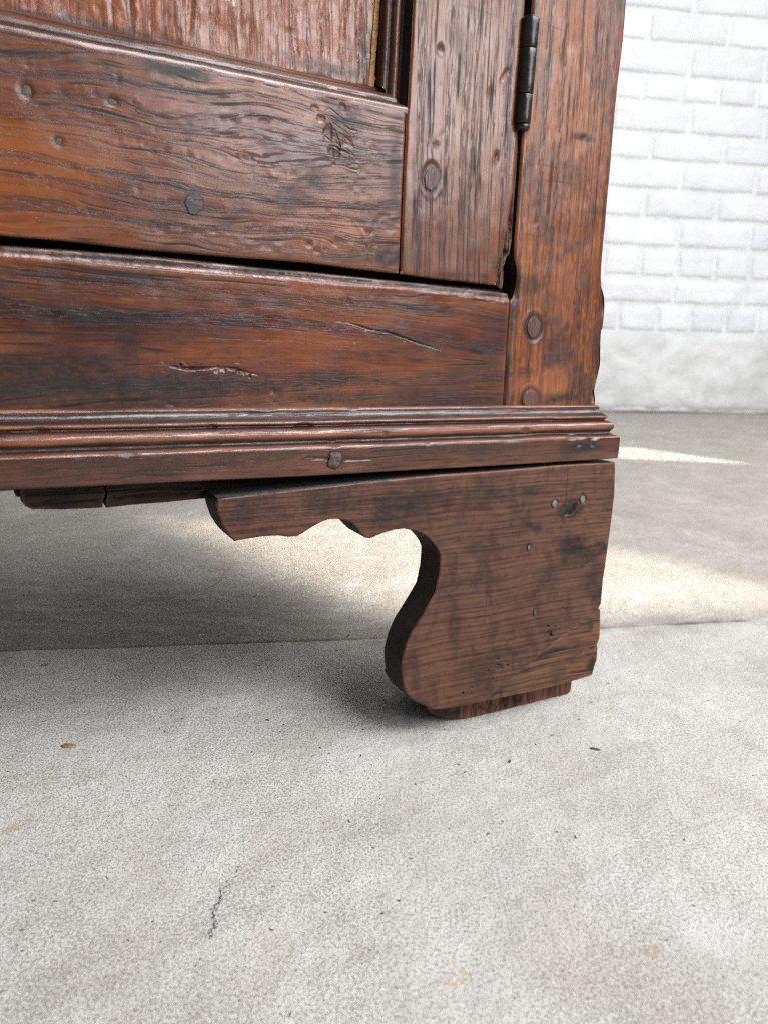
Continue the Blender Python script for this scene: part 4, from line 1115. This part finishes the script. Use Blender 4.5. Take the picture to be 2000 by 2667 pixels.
def sweep_stile():
    # u offset to the left of the stile's arris, depth
    prof = [(0.0006, -0.0150), (-0.0002, -0.0245), (-0.0020, -0.0262), (-0.0036, -0.0240), (-0.0052, -0.0222), (-0.0068, -0.0216), (-0.0084, -0.0224), (-0.0096, -0.0246), (-0.0104, -0.0256), (-0.0112, -0.0240), (-0.0122, -0.0222), (-0.0136, -0.0218), (-0.0148, -0.0224), (-0.0156, -0.0240), (-0.0158, -0.0330)]
    dr = [.5, .9, .95, .7, .35, .3, .3, .8, .9, .6, .45, .4, .5, .9, 1.0]
    wr = [0, 0, 0, 0, .3, .2, .1, 0, 0, 0, .1, .1, .1, 0, 0]
    vs_ = np.array(list(np.arange(0.4384, 0.60, 0.002)) + [0.68])
    nV, nP = len(vs_), len(prof)
    V = np.zeros((nV, nP, 3)); D = np.zeros((nV, nP)); W_ = np.zeros((nV, nP))
    for j, (a, b) in enumerate(prof):
        v_end = 0.4386 - a * 0.86
        ua = np.interp(vs_ * 1000, [434, 471.9, 499.6, 680], [-73.9, -72.4, -71.5, -70.3]) / 1000
        V[:, j, 0] = ua + a + 0.0002 * fbm(vs_ / 0.02, np.full(nV, j * .3), 2, 3)
        V[:, j, 1] = -(b + 0.0003 * fbm(vs_ / 0.02, np.full(nV, j * .3), 4, 4))
        V[:, j, 2] = np.where(vs_ < v_end, v_end - (v_end - vs_) * 0.02, vs_)
        D[:, j] = np.clip(dr[j] * (0.9 + 0.5 * fbm(vs_ / 0.012, np.full(nV, j * .4), 1, 4)), 0, 1)
        W_[:, j] = wr[j]
    fs = [(i * nP + j, (i + 1) * nP + j, (i + 1) * nP + j + 1, i * nP + j + 1) for i in range(nV - 1) for j in range(nP - 1)]
    me = bpy.data.meshes.new('stile_moulding'); me.from_pydata([tuple(p) for p in V.reshape(-1, 3)], [], fs); me.update()
    set_attr(me, 'dirt', D.ravel()); set_attr(me, 'wear', W_.ravel())
    link(me, 'stile_moulding', door, [m_mould])


sweep_stile()
# grimy strip in the gap between door and post
st = board('edge_strip', door, [(9.0, 405), (15.3, 405), (15.0, 440), (15.4, 506), (16.0, TOP), (12.4, TOP), (12.0, 440)], CW - 0.006, 0.010, [m_dustedge], amp=0.0006, k=5, rnd=0.0008, res=0.002)

# hinge: three knuckles on a pin
hinge = bpy.data.objects.new('hinge', None)
COL.objects.link(hinge)
hinge.parent = cab


def turned(name, prof, u, yc, mat, parent, n=32, squash=1.0, lean=0.0, v0=0.0):
    vs, fs = [], []
    for r, v in prof:
        for i in range(n):
            a = 2 * math.pi * i / n
            vs.append(((u + lean * (v - v0) + r * math.cos(a)) / 1000, yc + r * math.sin(a) / 1000 * squash, v / 1000))
    for j in range(len(prof) - 1):
        for i in range(n):
            k_ = (i + 1) % n
            fs.append((j * n + i, j * n + k_, (j + 1) * n + k_, (j + 1) * n + i))
    fs.append(tuple(range((len(prof) - 1) * n, len(prof) * n))); fs.append(tuple(reversed(range(n))))
    me = bpy.data.meshes.new(name); me.from_pydata(vs, [], fs); me.update()
    return link(me, name, parent, [mat])


def knuckle(v0, v1, r, tip=False):
    p = [(r - 0.7, v0), (r - 0.2, v0 + 0.25), (r, v0 + 0.8)]
    p += [(r + random.uniform(-0.06, 0.06), v0 + (v1 - v0) * f) for f in (0.25, 0.5, 0.75)]
    p += [(r, v1 - 0.8), (r - 0.2, v1 - 0.25), (r - 0.7, v1)]
    turned('knuckle', p, 14.6, 0.0128, m_iron, hinge, lean=0.030, v0=470)


knuckle(441.0, 459.2, 5.9)
knuckle(459.5, 487.0, 6.1)
knuckle(487.3, 505.4, 6.1)
turned('pin_tip', [(3.4, 436.9), (4.8, 437.4), (5.2, 438.8), (5.2, 440.9)], 13.9, 0.0128, m_iron, hinge)
turned('pin_tip', [(4.6, 505.3), (4.6, 506.2), (3.6, 506.9)], 15.6, 0.0128, m_iron, hinge)

# ------------------------------------------------------------ carcass behind, glue blocks beneath
body = box('carcass', cab, -0.90, 0.096, 0.0395, 0.42, 0.212, 0.68, m_black, 0.002)
box('side_panel', cab, 0.0860, 0.0975, 0.0745, 0.42, 0.214, 0.68, m_post, 0.001)
b1 = [(-310.4, 214), (-310.9, 201.3), (-308.9, 197.8), (-305.1, 195.6), (-290.2, 194.4), (-277.9, 193.9), (-266.6, 193.6), (-266.2, 198.1), (-264.4, 202.2), (-265.2, 206.6), (-264.8, 214)]
b2 = [(-263.4, 214), (-263.9, 206.6), (-263.2, 202.2), (-264.9, 198.0), (-264.5, 193.2), (-245.8, 194.0), (-228.9, 194.0), (-210, 194.4), (-187.6, 194.6), (-188, 200), (-187, 206), (-187.6, 214)]
b3 = [(-186.6, 214), (-186.2, 206), (-187.2, 200), (-186.8, 194.8), (-150, 195.4), (60, 196), (60, 214)]
mk = Marks().stain(-225, 203, 20, 10, .4, 0, .9).stain(-290, 203, 10, 8, .5, 0, .9).groove([(-262, 201), (-258, 198.6), (-252, 198.5)], .5, 1, 1)
for pz in (b1, b2, b3):
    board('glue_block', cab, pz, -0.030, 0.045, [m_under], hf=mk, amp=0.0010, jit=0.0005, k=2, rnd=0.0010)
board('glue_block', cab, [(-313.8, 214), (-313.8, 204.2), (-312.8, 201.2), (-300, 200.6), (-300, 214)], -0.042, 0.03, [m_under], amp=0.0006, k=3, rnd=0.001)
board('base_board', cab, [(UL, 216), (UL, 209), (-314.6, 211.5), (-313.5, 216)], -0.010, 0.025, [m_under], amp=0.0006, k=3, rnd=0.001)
# the feet at the left-hand end, beyond the frame
for x_, y_ in ((-0.88, 0.0), (-0.88, 0.39)):
    box('rear_foot' if y_ else 'left_foot', cab, x_, x_ + 0.12, y_, y_ + 0.028, 0.0, 0.2055, m_under, 0.003)

# ------------------------------------------------------------ small things lying on the floor
def flake(name, x, y, lx, ly, h, rot, mat, label, cat, group=None, seed=1, pts=9):
    q = np.random.default_rng(seed)
    n = pts
    vs = []
    for zz, f in ((0.0, 0.9), (h * 0.5, 1.0), (h, 0.86)):
        for i in range(n):
            a = 2 * math.pi * i / n
            rr = 1 + 0.25 * math.sin(a * 2 + seed) + q.uniform(-.1, .1) if zz == 0 else None
            if zz == 0: vs.append((lx * f * rr * math.cos(a), ly * f * rr * math.sin(a), 0.0))
            else:
                b = vs[i]
                vs.append((b[0] / 0.9 * f, b[1] / 0.9 * f, zz + q.uniform(-.15, .25) * h))
    vs.append((0, 0, h * 1.1))
    fs = [(r * n + i, r * n + (i + 1) % n, (r + 1) * n + (i + 1) % n, (r + 1) * n + i) for r in range(2) for i in range(n)]
    fs += [(2 * n + i, 2 * n + (i + 1) % n, 3 * n) for i in range(n)]
    me = bpy.data.meshes.new(name); me.from_pydata(vs, [], fs); me.update()
    o = link(me, name, None, [mat])
    o.location = (x, y, 0.0); o.rotation_euler = (0, 0, rot)
    o['label'] = label; o['category'] = cat
    if group: o['group'] = group
    return o


m_leaf = simple('brown_chip', (0.16, 0.09, 0.045), (0.34, 0.20, 0.11), 380, 0.6, 0, 0.0005, 0.3)
m_grit = simple('black_grit', (0.03, 0.03, 0.032), (0.07, 0.07, 0.075), 500, 0.5, 0, 0.0005, 0.4)
m_tan = simple('tan_speck', (0.45, 0.30, 0.16), (0.62, 0.45, 0.26), 300, 0.7, 0, 0.0003, 0.2)
flake('wood_chip', -0.226, 0.508, 0.0056, 0.0032, 0.0011, 0.25, m_leaf, 'brown leaf shaped chip lying on the concrete at far left', 'chip', seed=3)
flake('splinter', 0.163, 0.523, 0.0052, 0.0011, 0.0008, -0.45, m_grit, 'thin dark splinter lying on concrete right of the foot', 'splinter', seed=5)
flake('grit_speck', 0.0955, 0.5025, 0.0013, 0.0011, 0.0010, 0.2, m_grit, 'tiny black speck on the floor below the foot block', 'speck', seed=6, pts=7)

# twigs and grit: too small and many to count
vs, fs = [], []
q = np.random.default_rng(8)


def bit(x, y, L, W_, h, a):
    b = len(vs)
    c, s = math.cos(a), math.sin(a)
    for sx, sy, sz in ((-1, -1, 0), (1, -.7, 0), (1.0, .7, 0), (-1, 1, 0), (-.8, -.6, 1), (.8, -.5, 1), (.7, .5, 1), (-.7, .6, 1)):
        px, py = sx * L, sy * W_
        vs.append((x + px * c - py * s, y + px * s + py * c, sz * h + 0.00005))
    for f in ((0, 1, 5, 4), (1, 2, 6, 5), (2, 3, 7, 6), (3, 0, 4, 7), (4, 5, 6, 7)): fs.append(tuple(b + i for i in f))


for _ in range(700):
    x, y = q.uniform(-0.45, 0.5), q.uniform(0.27, 1.1)
    r = q.uniform(0.0002, 0.0006) * (1 + (q.random() < 0.06) * 1.0)
    bit(x, y, r * q.uniform(1, 2.6), r * q.uniform(.6, 1), r * 0.6, q.uniform(0, 3.14))
# the dark crumbs gathered along the hairline crack at the bottom
for t in np.linspace(0, 1, 150):
    x = -0.087 + 0.009 * t + q.normal(0, 0.0008); y = 0.304 + 0.080 * t
    if q.random() < (0.85 if 0.35 < t < 0.7 else 0.22): bit(x + 0.003 * math.sin(t * 7) + 0.0012 * math.sin(t * 31), y, q.uniform(.0003, .0009), q.uniform(.00012, .0004), 0.0003, q.uniform(0.9, 1.9))
me = bpy.data.meshes.new('floor_grit'); me.from_pydata(vs, [], fs); me.update()
g_ = link(me, 'floor_grit', None, [m_grit], False)
g_['kind'] = 'stuff'; g_['label'] = 'dark grit and crumbs strewn over the concrete floor'
